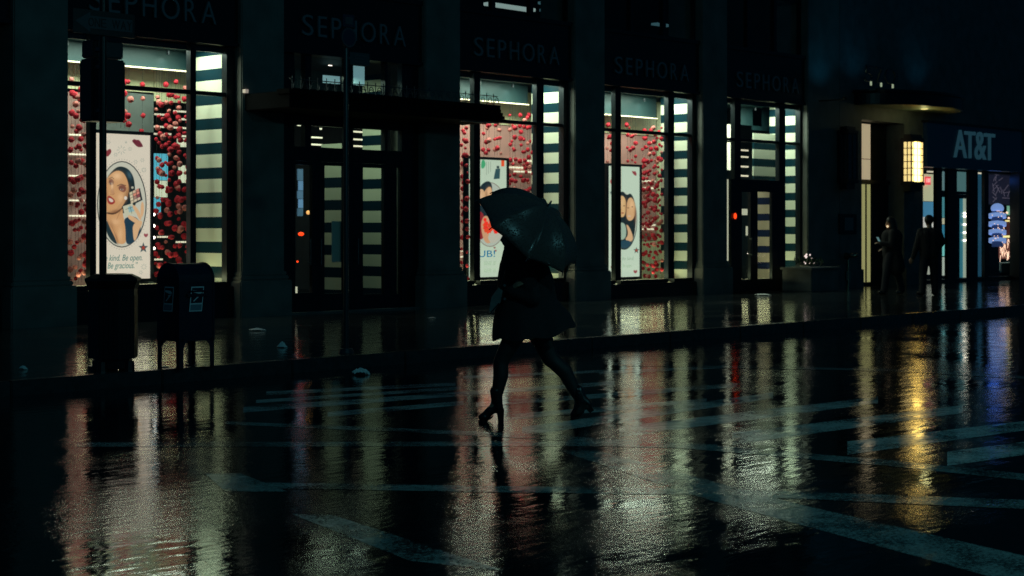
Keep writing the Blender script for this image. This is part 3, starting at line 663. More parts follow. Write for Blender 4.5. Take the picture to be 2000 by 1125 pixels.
# ------------------------------------------------------------------ phone shop
aS0, aS1 = A(1803, F), A(1988, F); aE = A(2300, F)
zf0, zf1 = Zp(1880, 330, F), Zp(1880, 247, F)
wpart(MB().box(aS0, aE, F, F + 1, zf1 + .02, 14), 'wall', M['limestone_dark'], phone)
fas = wpart(MB().box(aS0 + .004, aS1, F - .12, F + .3, zf0, zf1), 'fascia', mat('blue_fascia', (.004, .022, .05), .4, emit=(.003, .035, .09), es=.03), phone)
wpart(MB().box(aS0 - .1, aS1 + .1, F - .22, F + .0, zf1 + .004, zf1 + .06), 'cornice', M['blackmetal'], phone)
lf = MB(); lx = A(1868, F - .12)
wpart(MB().box(aS1 + .01, aE, F - .05, GL + .02, SW, zf1), 'pier', M['granite'], phone)
sg = empty('shop_sign', 'pale tall phone company letters on the blue fascia', 'sign', (A(1900, F), F - .13, zf0 + .2))
sgm = mat('pale_letter_face', (.04, .08, .10), .4, emit=(.07, .24, .34), es=.14)
bS = F - .125
for ch, x0, x1, y0, y1 in (('A', 1862, 1886, 254, 308), ('T', 1883, 1903, 257, 309), ('&', 1903, 1924, 258, 312), ('T', 1921, 1941, 261, 313)):
    xm = (x0 + x1) / 2; letter(ch, A(x0, bS), bS, Zp(xm, y1, bS), A(x1, bS) - A(x0, bS), Zp(xm, y0, bS) - Zp(xm, y1, bS), sgm, sg, depth=.05)
# storefront
sf = MB(); r_ = GL - .05
zb, zt_ = SW + .1, zf0 - .003
def vb(x0, x1, z0=zb, z1=zt_): sf.box(A(x0, r_), A(x1, r_), GL - .05, GL + .05, z0, z1)
for q in ((1829, 1840), (1851, 1869), (1893, 1910), (1923, 1931), (1992, 2010)): vb(*q)
sf.box(aS0, aS1, GL - .055, GL + .055, SW, SW + .098)
ztr = Zp(1880, 377, GL)
sf.box(A(1869, r_) + .001, A(1893, r_) - .001, GL - .04, GL + .04, ztr - .04, ztr + .04)
store = wpart(sf, 'storefront_frame', M['frame'], phone)
for q in ((1803, 1829), (1840, 1851), (1869, 1893), (1910, 1923), (1931, 1992)):
    wpart(MB().poly([(A(q[0], r_), GL, zb), (A(q[1], r_), GL, zb), (A(q[1], r_), GL, zt_), (A(q[0], r_), GL, zt_)]), 'glass', M['glass'], store)
pi = MB(); pi.box(aS0 - .1, aE, F + 6, F + 6.1, 0, 5).box(aS0 - 1.5, aE, F + 1, F + 6, zf0, zf0 + .1).box(aS0 - 1.5, aE, F + 1, F + 6, SW, SW + .03)
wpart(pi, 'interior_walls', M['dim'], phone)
def em(name, c, s_): return mat(name, tuple(min(1, v) for v in c), .5, emit=c, es=s_ * 1.35)
b = GL + .4
panelpx(1801, 1828, 340, 393, b + .5, 'lit_panel', em('cream_panel', (.55, .56, .34), .55), store)
panelpx(1808, 1818, 345, 361, b + .4, 'exit_sign', em('red_exit_panel', (.75, .08, .09), .75), store)
for i, ch in enumerate('EXIT'):
    letter(ch, A(1809.2 + i * 2.1, b + .39), b + .39, Zp(1813, 356, b + .4), A(1810.8 + i * 2.1, b + .39) - A(1809.2 + i * 2.1, b + .39), .11, em('exit_letter', (.9, .5, .45), .8), store, depth=.01)
panelpx(1812, 1828, 334, 337, b, 'lamp_strip', M['shelflight'], store)
panelpx(1801, 1828, 394, 424, b + .5, 'lit_panel', em('sky_poster', (.06, .22, .36), .6), store)
panelpx(1801, 1828, 424, 444, b + .5, 'lit_panel', em('cloud_poster', (.62, .62, .55), .6), store)
panelpx(1812, 1828, 505, 536, b + .5, 'lit_panel', em('white_counter', (.5, .55, .45), .4), store)
for i, (y0, y1, c, s_) in enumerate(((335, 372, (.2, .4, .42), .3), (385, 425, (.1, .4, .45), .35), (426, 438, (.6, .6, .4), .5), (439, 470, (.05, .3, .45), .4), (471, 500, (.2, .65, .6), .55), (502, 538, (.5, .6, .5), .5))):
    panelpx(1842, 1850, y0, y1, b + .2, 'lit_panel', em('side_panel_%d' % i, c, s_), store)
panelpx(1871, 1892, 336, 374, b + .4, 'lit_panel', em('door_upper_light', (.12, .28, .28), .35), store)
panelpx(1882, 1892, 388, 542, b + .4, 'lit_panel', em('door_cream', (.42, .52, .40), .5), store)
panelpx(1876, 1882, 388, 542, b + .42, 'lit_panel', em('door_teal', (.04, .22, .28), .45), store)
for y in (415, 421, 437, 453, 468): panelpx(1883, 1889, y, y + 3, b + .38, 'lit_panel', M['bulb'], store)
panelpx(1911, 1922, 336, 540, b + .4, 'lit_panel', em('dim_blue', (.02, .10, .17), .35), store); panelpx(1912, 1920, 337, 340, b + .3, 'lit_panel', M['shelflight'], store)
# right window: glowing ringed column and a lively display
ax = A(1948, b + .3); bc = b + .3
col = MB(); zt0, zb0 = Zp(1948, 402, bc), Zp(1948, 482, bc)
col.tube((ax, bc, zb0), (ax, bc, zt0 - .1), .17, .17, 24).sphere((ax, bc, zt0 - .12), .15, seg=20, sc=(1, 1, .9))
rc_ = wpart(col, 'ringed_column', em('column_core', (.02, .04, .12), .5), store)
rg = MB()
for k, y in enumerate((422, 438, 454, 470)):
    z = Zp(1948, y, bc); n = 24
    rr_ = [[(ax + ro * math.cos(2 * math.pi * i / n), bc + ro * math.sin(2 * math.pi * i / n), zz - .05 * math.cos(2 * math.pi * i / n - .4)) for i in range(n)] for ro, zz in ((.18, z - .06), (.27, z - .055), (.27, z + .06), (.18, z + .065))]
    rg.rings(rr_)
rg.sphere((ax, bc, zt0 - .08), .20, seg=20, sc=(1, 1, .8))
wpart(rg, 'ring', em('column_ring', (.30, .50, 1.0), .42), rc_)
rr = random.Random(11)
panelpx(1931, 1992, 336, 400, b + 1.0, 'dark_display', em('dark_display_wall', (.012, .014, .03), .5), store)
tw = MB()
for k in range(26):
    x0, y0 = rr.uniform(1934, 1988), rr.uniform(340, 395); ang = rr.uniform(-1.5, 1.5); ln = rr.uniform(8, 20)
    tw.tube(P(x0, y0, b + .9), P(x0 + ln * math.cos(ang), y0 + ln * math.sin(ang), b + .9), .012, n=5)
wpart(tw, 'branch_display', em('branch_grey', (.10, .09, .13), .5), store)
for (x0, x1, y0, y1, c, s_) in ((1965, 1990, 430, 433, (.9, .75, .3), .9), (1960, 1992, 460, 464, (.95, .85, .35), .9), (1986, 1988, 430, 462, (.9, .75, .3), .7), (1966, 1990, 434, 460, (.06, .02, .02), .5),
    (1952, 1990, 466, 505, (.10, .035, .03), .6), (1968, 1974, 402, 420, (.2, .5, .35), .5), (1976, 1988, 410, 426, (.5, .7, .4), .5), (1954, 1990, 512, 528, (.12, .2, .18), .5)):
    panelpx(x0, x1, y0, y1, b + .6 - .1 * (y1 - y0 < 6), 'display_panel', em('display_%d_%d' % (x0, y0), c, s_), store)
wk = MB()
for k in range(44):
    x0, y0 = rr.uniform(1953, 1989), rr.uniform(466, 500); wk.tube(P(x0, y0, b + .45), P(x0 + rr.uniform(-3, 3), y0 + rr.uniform(5, 16), b + .45), .012, .006, n=5)
for k in range(16): wk.sphere(P(rr.uniform(1964, 1990), rr.uniform(405, 428), b + .5), .03, seg=6)
for k in range(26): wk.sphere(P(rr.uniform(1934, 1962), rr.uniform(410, 480), b + .02), .014, seg=6)
wpart(wk, 'glowing_ornament', em('ornament_glow', (1.0, .66, .46), 1.2), store)
wpart(MB().box(A(1950, b), A(1990, b), b - .1, b - .05, Zp(1970, 531, b), Zp(1970, 513, b)), 'low_table', mat('pale_table', (.3, .35, .3), .4), store)
lamp('phone_shop_blue_lamp', (A(1955, GL) , GL + .3, 3.2), 1.0, 2, (.05, .2, 1), sy=.3, rot=(math.radians(-35), 0, 0))
# ------------------------------------------------------------------ light-box posters
import numpy as np
class Art:
    """a printed picture: soft-edged shapes painted on a grid of coloured points, one point per small square of paper"""
    def __init__(s, b, x0=0, x1=10, y0=0, y1=10, paper=(.6, .5, .4), res=1.6):
        s.b, s.x0, s.y0, s.res = b, x0, y0, res; s.w, s.h = int((x1 - x0) * res) + 1, int((y1 - y0) * res) + 1
        s.X, s.Y = np.meshgrid(x0 + np.arange(s.w) * (x1 - x0) / (s.w - 1), y0 + np.arange(s.h) * (y1 - y0) / (s.h - 1))
        s.C = np.ones((s.h, s.w, 3)) * np.array(paper)
    def poly(s, pts, c, f=.45, a=1.0):
        pts = list(pts); d2 = np.full(s.X.shape, 1e9); ins = np.zeros(s.X.shape, bool)
        for (xa, ya), (xb, yb) in zip(pts, pts[1:] + pts[:1]):
            if ya != yb: ins ^= ((s.Y < ya) != (s.Y < yb)) & (s.X < (xb - xa) * (s.Y - ya) / (yb - ya) + xa)
            L2 = (xb - xa) ** 2 + (yb - ya) ** 2 + 1e-9; t = np.clip(((s.X - xa) * (xb - xa) + (s.Y - ya) * (yb - ya)) / L2, 0, 1)
            d2 = np.minimum(d2, (s.X - xa - t * (xb - xa)) ** 2 + (s.Y - ya - t * (yb - ya)) ** 2)
        sd = np.sqrt(d2) * np.where(ins, 1, -1); m = np.clip(.5 + sd / (2 * f), 0, 1)[..., None] * a
        s.C = s.C * (1 - m) + np.array(c) * m; return s
    def soft(s, cx, cy, rx, ry, c, a=.6, rot=0):
        u = (s.X - cx) * math.cos(rot) + (s.Y - cy) * math.sin(rot); v = -(s.X - cx) * math.sin(rot) + (s.Y - cy) * math.cos(rot)
        m = (np.exp(-((u / rx) ** 2 + (v / ry) ** 2)) * a)[..., None]; s.C = s.C * (1 - m) + np.array(c) * m; return s
    def oval(s, cx, cy, rx, ry, c, n=36, rot=0, f=.45):
        cr_, sr = math.cos(rot), math.sin(rot)
        return s.poly([(cx + rx * math.cos(t) * cr_ - ry * math.sin(t) * sr, cy + rx * math.cos(t) * sr + ry * math.sin(t) * cr_) for t in [2 * math.pi * i / n for i in range(n)]], c, f)
    def smooth(s, pts, c, it=2, f=.6, a=1.0):
        for _ in range(it):
            q = []
            for i in range(len(pts)):
                p, r = pts[i], pts[(i + 1) % len(pts)]
                q += [(p[0] * .75 + r[0] * .25, p[1] * .75 + r[1] * .25), (p[0] * .25 + r[0] * .75, p[1] * .25 + r[1] * .75)]
            pts = q
        return s.poly(pts, c, f, a)
    def star(s, cx, cy, r, c, n=5, q=.42, rot=-math.pi / 2):
        return s.poly([(cx + (r if i % 2 == 0 else r * q) * math.cos(rot + math.pi * i / n) * .9, cy + (r if i % 2 == 0 else r * q) * math.sin(rot + math.pi * i / n)) for i in range(2 * n)], c)
    def line(s, pts, wd_, c):
        for p, q in zip(pts[:-1], pts[1:]):
            d = Vector((q[0] - p[0], q[1] - p[1])); n_ = Vector((-d.y, d.x)).normalized() * wd_ / 2
            s.poly([(p[0] + n_.x, p[1] + n_.y), (q[0] + n_.x, q[1] + n_.y), (q[0] - n_.x, q[1] - n_.y), (p[0] - n_.x, p[1] - n_.y)], c)
        return s
    def heart(s, cx, cy, r, c): return s.smooth([(cx, cy + r), (cx - r, cy - .1 * r), (cx - r * .8, cy - r), (cx - r * .1, cy - .7 * r), (cx, cy - .45 * r), (cx + .1 * r, cy - .7 * r), (cx + .8 * r, cy - r), (cx + r, cy - .1 * r)], c, 1)
    def build(s, parent):
        b = s.b - .002; vs = []
        for j in range(s.h):
            for i in range(s.w): vs.append(P(s.X[j, i], s.Y[j, i], b))
        fs = [(j * s.w + i, j * s.w + i + 1, (j + 1) * s.w + i + 1, (j + 1) * s.w + i) for j in range(s.h - 1) for i in range(s.w - 1)]
        me = bpy.data.meshes.new('artwork'); me.from_pydata(vs, [], fs)
        at_ = me.color_attributes.new('print', 'FLOAT_COLOR', 'POINT'); col_ = np.ones((s.w * s.h, 4), np.float32); col_[:, :3] = s.C.reshape(-1, 3); at_.data.foreach_set('color', col_.ravel())
        m = bpy.data.materials.new('backlit_print'); m.use_nodes = True; N = m.node_tree.nodes; L = m.node_tree.links; p = N['Principled BSDF']
        a = N.new('ShaderNodeAttribute'); a.attribute_name = 'print'; p.inputs['Base Color'].default_value = (.05, .05, .05, 1); p.inputs['Roughness'].default_value = .5
        L.new(a.outputs['Color'], p.inputs['Emission Color']); p.inputs['Emission Strength'].default_value = 1.0; me.materials.append(m)
        o = bpy.data.objects.new('artwork', me); link(o, parent); o.location = -parent.location; return o
def poster(x0, x1, y0, y1, b, label, bg_, es):
    a0, a1 = A(x0, b), A(x1, b); xm = (x0 + x1) / 2; z0, z1 = Zp(xm, y1, b), Zp(xm, y0, b); w_ = .055
    r = empty('poster_light_box', label, 'light box', ((a0 + a1) / 2, b, z0), 'light box posters standing in the display windows')
    wpart(MB().box(a0 - w_, a0, b - .03, b + .09, z0 - w_, z1 + w_).box(a1, a1 + w_, b - .03, b + .09, z0 - w_, z1 + w_).box(a0 + .001, a1 - .001, b - .03, b + .09, z1, z1 + w_).box(a0 + .001, a1 - .001, b - .03, b + .09, z0 - w_, z0), 'frame', M['frame'], r)
    wpart(MB().box(a0, a1, b, b + .08, z0, z1), 'lit_face', mat('poster_paper_' + str(x0), bg_, .4, emit=bg_, es=es), r)
    wpart(MB().box(a0 + .1, a1 - .1, b - .1, b + .2, min(z0 - .15, W[0]['zs'] - .1), z0 - w_ - .002), 'foot', M['blackmetal'], r)
    return r
PB = GL + .62
r1 = poster(184, 293, 262, 545, PB, 'lit poster of a woman holding a make-up palette in the leftmost display window', (.60, .56, .44), .95)
t = Art(PB, 184, 293, 258, 549, (.64, .58, .46))
DK, SK, SH, HR, WR = (.008, .02, .025), (.56, .30, .13), (.34, .15, .07), (.003, .014, .02), (.62, .50, .42)
cx, cy = 238, 399
for i in range(64):
    an = 2 * math.pi * i / 64; t.oval(cx + 51 * math.cos(an), cy + 88 * math.sin(an), .7, .7, (.12, .14, .13), n=6)
t.oval(cx, cy, 48.5, 84.5, DK); t.oval(cx, cy, 46.5, 82.5, (.50, .50, .40))
def C2(p): return [(200 + x / 6.617, 250 + y / 6.617) for x, y in p]
def C3(p): return [(200 + x / 6.617, 400 + y / 6.617) for x, y in p]
t.smooth(C2([(20, 760), (60, 640), (120, 560), (190, 500), (260, 495), (340, 530), (400, 620), (420, 730), (425, 880), (440, 1000), (330, 1100), (100, 1120), (-10, 1000)]), HR)
t.smooth(C2([(50, 1020), (260, 1000), (265, 1130), (300, 1240), (310, 1400), (300, 1500), (200, 1500), (120, 1400), (55, 1250)]), SK)
t.smooth(C2([(0, 760), (60, 650), (110, 590), (190, 545), (270, 570), (320, 660), (345, 770), (325, 880), (290, 960), (230, 1050), (130, 1100), (40, 1080), (-20, 960)]), SK)
t.smooth(C2([(290, 760), (345, 770), (325, 880), (290, 960), (230, 1050), (130, 1100), (200, 1020), (260, 920)]), (.50, .27, .12))
t.smooth(C2([(205, 760), (250, 730), (300, 750), (310, 800), (280, 835), (240, 820), (215, 800)]), (.22, .08, .05)); t.smooth(C2([(75, 680), (120, 650), (150, 690), (140, 740), (95, 740)]), (.20, .08, .05))
t.oval(*C2([(250, 795)])[0], 3.2, 1.6, (.6, .5, .4)); t.oval(*C2([(252, 795)])[0], 1.5, 1.5, (.01, .01, .01)); t.oval(*C2([(110, 715)])[0], 2.6, 1.5, (.6, .5, .4)); t.oval(*C2([(108, 715)])[0], 1.3, 1.3, (.01, .01, .01))
t.line(C2([(190, 750), (240, 725), (305, 745)]), 1.3, (.05, .02, .02)); t.line(C2([(80, 660), (125, 635), (150, 660)]), 1.3, (.05, .02, .02))
t.smooth(C2([(105, 800), (135, 770), (160, 830), (150, 860), (105, 850)]), (.48, .25, .12)); t.line(C2([(100, 860), (140, 862), (158, 845)]), .9, SH)
t.smooth(C2([(55, 900), (80, 870), (110, 885), (165, 930), (160, 975), (105, 995), (65, 960)]), (.30, .02, .02)); t.smooth(C2([(75, 905), (105, 905), (145, 935), (135, 960), (95, 955)]), (.62, .52, .42))
t.smooth(C2([(50, 1085), (150, 1100), (240, 1040), (265, 1020), (262, 1045), (160, 1125), (55, 1110)]), (.03, .015, .01))
t.smooth(C3([(55, 180), (100, 300), (160, 420), (200, 520), (130, 480), (70, 400), (40, 300)]), (.004, .02, .03)); t.smooth(C3([(270, 170), (420, 140), (500, 240), (490, 380), (420, 480), (300, 530), (300, 300)]), (.004, .03, .06))
t.line(C3([(60, 190), (130, 300), (185, 430), (200, 520)]), 1.0, SH)
t.line(C3([(240, 60), (210, 130), (180, 200)]), .9, SH)
t.soft(*C2([(190, 620)])[0], 9, 7, (.80, .52, .28), .75); t.soft(*C2([(235, 900)])[0], 6, 8, (.78, .48, .25), .6); t.soft(*C2([(125, 740)])[0], 2.0, 7, (.85, .60, .36), .7)
t.soft(*C2([(318, 860)])[0], 3.5, 13, (.26, .12, .05), .75, .25); t.soft(*C2([(60, 860)])[0], 2.5, 9, (.34, .16, .07), .6); t.soft(*C2([(160, 1080)])[0], 12, 3.5, (.22, .09, .04), .8, -.2)
t.soft(*C2([(250, 770)])[0], 6.5, 4.2, (.16, .06, .04), .7); t.soft(*C2([(110, 700)])[0], 5, 4, (.16, .06, .04), .6); t.soft(*C2([(350, 610)])[0], 4, 8, (.05, .12, .16), .6, -.4)
t.soft(*C3([(170, 220)])[0], 9, 6, (.75, .46, .24), .6); t.soft(*C3([(230, 380)])[0], 5, 14, (.72, .44, .22), .7); t.soft(*C3([(120, 260)])[0], 4, 10, (.30, .14, .06), .55, -.4); t.soft(*C3([(185, 430)])[0], 2, 11, (.25, .11, .05), .6, -.3)
# palette: a tilted grid of make-up pans
import itertools
pc = [(.55, .50, .32), (.60, .52, .34), (.62, .55, .36), (.55, .45, .30), (.58, .42, .28), (.62, .24, .16), (.35, .2, .15), (.60, .50, .35), (.50, .20, .14), (.60, .22, .16), (.25, .06, .07), (.58, .45, .33)]
t.poly(C2([(335, 850), (485, 775), (520, 930), (370, 1005)]), DK)
for i in range(3):
    for j in range(4):
        u0, v0 = (i + .08) / 3, (j + .08) / 4; u1, v1 = (i + .92) / 3, (j + .92) / 4
        f_ = lambda u, v: (345 + 128 * u + 22 * v * 1.0, 845 - 62 * u + 150 * v - 10)
        t.poly(C2([f_(u0, v0), f_(u1, v0), f_(u1, v1), f_(u0, v1)]), pc[(i * 4 + j) % 12])
t.poly(C3([(265, 20), (390, -20), (430, 110), (290, 160)]), (.50, .50, .36)); t.poly(C3([(330, 30), (400, 10), (415, 80), (345, 100)]), (.25, .42, .42)); t.line(C3([(300, 60), (420, 20)]), .7, DK); t.line(C3([(355, 5), (380, 110)]), .7, DK)
for pts in ([(400, -5), (450, 40), (490, 110), (510, 190), (480, 200), (440, 110), (385, 30)], [(330, 130), (400, 150), (470, 200), (500, 240), (470, 260), (380, 210), (330, 170)], [(510, -60), (540, 0), (535, 120), (500, 180), (490, 60)],
            [(390, 250), (500, 190), (520, 240), (470, 330), (450, 420), (410, 480), (395, 380)]): t.smooth(C3(pts), (.62, .38, .20))
t.oval(*C2([(300, 905)])[0], 3, 3.6, (.66, .6, .5)); t.oval(*C2([(388, 770)])[0], 2.4, 2.4, (.4, .4, .3))
t.smooth(C2([(380, 165), (410, 140), (440, 155), (470, 150), (500, 185), (530, 240), (490, 250), (450, 245), (400, 195)]), (.14, .015, .03)); t.line(C2([(385, 165), (440, 190), (525, 240)]), .7, (.05, .0, .01))
t.heart(209, 299, 9, (.20, .02, .03))
for x, y, r in ((246, 278, 2), (212, 278, 4), (254, 291, 4), (226, 302, 4), (278, 313, 4), (265, 316, 4), (281, 332, 5), (281, 521, 6), (275, 532, 4), (237, 293, 9)):
    for k in range(8 if r > 4 else 6):
        an = 2 * math.pi * k / (8 if r > 4 else 6); t.line([(x + r * .45 * math.cos(an), y + r * .45 * math.sin(an)), (x + r * math.cos(an), y + r * math.sin(an))], .7, (.12, .22, .2))
t.star(280, 484, 11, (.01, .06, .08)); t.star(280, 484, 4.5, (.30, .03, .02), q=.7); t.heart(285, 460, 4.5, (.28, .05, .07))
t.build(r1)
def writing(txt, x0, x1, ybase, h, b, m, parent, shear=.3):
    me = glyph(txt, .003, shear, 0.004); xs = [v.co.x for v in me.vertices]; X0, X1 = min(xs), max(xs)
    a0, a1 = A(x0, b), A(x1, b); sx = (a1 - a0) / (X1 - X0); z0 = Zp((x0 + x1) / 2, ybase, b); sy = h / at(x0, b)[1] / .7
    for v in me.vertices: v.co = (a0 + (v.co.x - X0) * sx, b - v.co.z * .2, z0 + v.co.y * sy)
    me.materials.clear(); me.materials.append(m); o = bpy.data.objects.new('lettering', me); link(o, parent); o.location = -Vector(parent.location); return o
ink = mat('teal_ink', (.02, .10, .11), .5, emit=(.05, .16, .15), es=.8); ink2 = mat('pale_ink', (.2, .3, .25), .5, emit=(.30, .40, .31), es=.8)
writing('Be kind. Be open.', 198, 278, 509, 12, PB - .05, ink, r1); writing('Be gracious.\u201d', 210, 269, 524, 12, PB - .05, ink, r1)
# second poster: woman with red flowers
r2 = poster(914, 989, 312, 541, PB, 'lit poster with red flowers half hidden behind the umbrella', (.46, .56, .42), .95)
t = Art(PB, 914, 989, 311, 542, (.46, .58, .44))
t.oval(957, 419, 34, 63, (.12, .02, .02)); t.oval(957, 419, 33, 62, (.40, .46, .38))
t.smooth([(936, 365), (948, 354), (958, 354), (962, 366), (960, 385), (965, 400), (962, 420), (950, 430), (932, 425), (926, 400)], (.004, .016, .025))
t.smooth([(946, 372), (958, 362), (962, 376), (958, 396), (948, 402), (942, 390)], (.60, .34, .16)); t.smooth([(932, 372), (944, 368), (948, 384), (942, 402), (933, 398), (929, 385)], (.62, .38, .20))
t.smooth([(962, 388), (972, 392), (974, 410), (962, 408)], (.6, .4, .22)); t.smooth([(926, 420), (942, 410), (950, 440), (944, 470), (930, 464)], (.24, .012, .02))
t.smooth([(945, 420), (956, 424), (952, 450), (962, 474), (946, 476), (938, 440)], (.56, .30, .16)); t.smooth([(950, 460), (975, 445), (984, 450), (976, 468), (960, 478)], (.45, .45, .36))
t.soft(955, 374, 4, 7, (.8, .5, .28), .5); t.soft(938, 384, 3, 8, (.8, .55, .34), .5); t.soft(950, 384, 2, 14, (.1, .05, .04), .5)
rr = random.Random(5)
for k in range(26):
    x, y = rr.uniform(947, 977), rr.uniform(428, 453); t.star(x, y, rr.uniform(4, 6.5), (rr.uniform(.6, .85), rr.uniform(.015, .06), .015), n=5, q=.7, rot=rr.uniform(0, 6))
t.oval(966, 447, 1.6, 1.6, (.8, .7, .5), n=8); t.oval(970, 446, 1.3, 1.3, (.8, .7, .5), n=8)
t.smooth([(941, 312), (946, 312), (949, 322), (944, 330), (939, 328)], (.05, .35, .15)); t.poly([(968, 330), (977, 329), (976, 349), (964, 350)], (.02, .07, .08)); t.poly([(970, 324), (975, 324), (975, 329), (970, 329)], (.02, .05, .05)); t.poly([(979, 313), (985, 313), (985, 325), (979, 325)], (.75, .08, .02))
for k in range(3): t.line([(950 + 4 * k, 316), (950 + 4 * k, 342 - 3 * k)], 1.2, (.28, .36, .27))
for y in (308, 320, 332): t.line([(917, y + 4), (924, y + 4)], 3, (.03, .28, .18) if y == 320 else (.1, .2, .2))
for x, y in ((920, 372), (966, 484), (968, 490), (920, 534)): t.heart(x, y, 2.2, (.25, .05, .05))
t.build(r2)
binkm = mat('blue_ink', (.01, .12, .22), .5, emit=(.01, .14, .28), es=.9)
writing('CUB!', 917, 967, 502, 13, PB - .05, binkm, r2, shear=0)
for y, tx in ((518, 'clean'), (532, 'Wulf')): writing('IIIIIII' if 0 else 'lllill ll', 945, 968, y, 8, PB - .05, ink2, r2, shear=.1)
# third poster: smiling pair
r3 = poster(1187, 1249, 325, 541, PB, 'lit poster of an embracing pair in the display window right of the woman', (.48, .60, .46), .95)
t = Art(PB, 1187, 1249, 324, 542, (.48, .61, .47))
t.oval(1219, 432, 25.5, 56, DK); t.oval(1219, 430, 24.5, 54.5, (.50, .56, .44))
t.smooth([(1200, 400), (1206, 380), (1216, 372), (1224, 382), (1232, 376), (1240, 392), (1243, 425), (1238, 470), (1222, 487), (1206, 478), (1196, 450)], (.004, .014, .02))
t.smooth([(1206, 388), (1216, 380), (1223, 392), (1223, 410), (1219, 424), (1211, 424), (1205, 408)], (.62, .40, .18)); t.smooth([(1225, 390), (1233, 384), (1240, 396), (1242, 415), (1236, 430), (1227, 432), (1222, 420)], (.60, .36, .17))
t.soft(1212, 396, 4, 8, (.85, .6, .32), .6); t.soft(1234, 400, 4, 8, (.82, .54, .28), .6); t.soft(1223, 405, 1.6, 16, (.2, .09, .04), .8); t.soft(1241, 418, 2.4, 14, (.25, .11, .05), .7); t.soft(1206, 412, 2, 9, (.28, .13, .06), .6)
for x, y in ((1210, 402), (1219, 402), (1227, 406), (1235, 404)): t.oval(x, y, 1.7, .9, (.08, .02, .02), n=10)
t.oval(1216, 416, 3, 1.2, (.3, .04, .03), n=10); t.oval(1229, 422, 3, 1.3, (.6, .45, .35), n=10)
t.smooth([(1204, 436), (1222, 434), (1224, 466), (1208, 470)], (.30, .42, .32)); t.smooth([(1222, 436), (1230, 444), (1238, 466), (1230, 474), (1220, 468), (1228, 458)], (.60, .38, .20)); t.smooth([(1196, 440), (1203, 450), (1206, 478), (1199, 470)], (.55, .32, .18))
t.smooth([(1208, 472), (1224, 468), (1236, 474), (1224, 486), (1212, 484)], (.01, .05, .08))
t.heart(1198, 357, 7, (.42, .05, .06)); t.star(1194, 376, 4, (.01, .06, .07)); t.star(1243, 489, 7, (.03, .07, .07)); t.star(1243, 489, 3, (.35, .05, .03), q=.7); t.heart(1241, 531, 4, (.28, .05, .06)); t.smooth([(1192, 520), (1199, 516), (1199, 522), (1194, 526)], (.2, .04, .05))
t.smooth([(1233, 333), (1238, 335), (1242, 334), (1244, 344), (1238, 342)], (.26, .04, .05)); t.build(r3)
writing('Be kind.', 1215, 1238, 508, 7, PB - .05, ink2, r3); writing('Be open.', 1216, 1234, 522, 7, PB - .05, ink2, r3)
# ------------------------------------------------------------------ hanging strands of pom-poms
def pom(m, seed):
    bm = bmesh.new(); bmesh.ops.create_icosphere(bm, subdivisions=3, radius=.046); rr = random.Random(seed)
    for v in bm.verts: v.co *= 1 + rr.uniform(-.16, .12)
    me = bpy.data.meshes.new('pom_pom'); bm.to_mesh(me); bm.free(); me.materials.append(m); me.shade_smooth(); return me
POM = [pom(M['redball'], 1), pom(M['redball'], 2), pom(M['pinkball'], 3)]
ORD = ['first', 'second', 'third', 'fourth', 'fifth', 'sixth', 'seventh', 'eighth', 'ninth', 'tenth', 'eleventh', 'twelfth', 'thirteenth', 'fourteenth', 'fifteenth', 'sixteenth', 'seventeenth', 'eighteenth', 'nineteenth', 'twentieth', 'twenty-first', 'twenty-second', 'twenty-third', 'twenty-fourth']
def strand(x, b, wd, gap, rng, label, pinkp=.2, top=None, bot=None):
    a = A(x, b); zt_ = wd['zr'] - .02; z0 = wd['zs'] + .1 if bot is None else Zp(x, bot, b); z1 = zt_ - rng.uniform(.15, .4) if top is None else Zp(x, top, b)
    r = empty('pom_pom_strand', label, 'window decoration', (a, b, zt_), 'strands of red pom-poms hanging in the display windows')
    wpart(MB().tube((a, b, zt_), (a, b, z0), .0025, n=5), 'thread', M['thread'], r)
    z = z1
    while z > z0:
        k = 2 if rng.random() < pinkp else rng.choice((0, 1))
        o = bpy.data.objects.new('pom_pom', POM[k]); o.location = (rng.uniform(-.02, .02), rng.uniform(-.02, .02), z - zt_)
        s_ = rng.uniform(.62, 1.25); o.scale = (s_, s_, s_ * rng.uniform(.85, 1.05)); o.rotation_euler = (rng.uniform(0, 6), rng.uniform(0, 6), 0); link(o, r)
        z -= gap * rng.uniform(.55, 1.45)
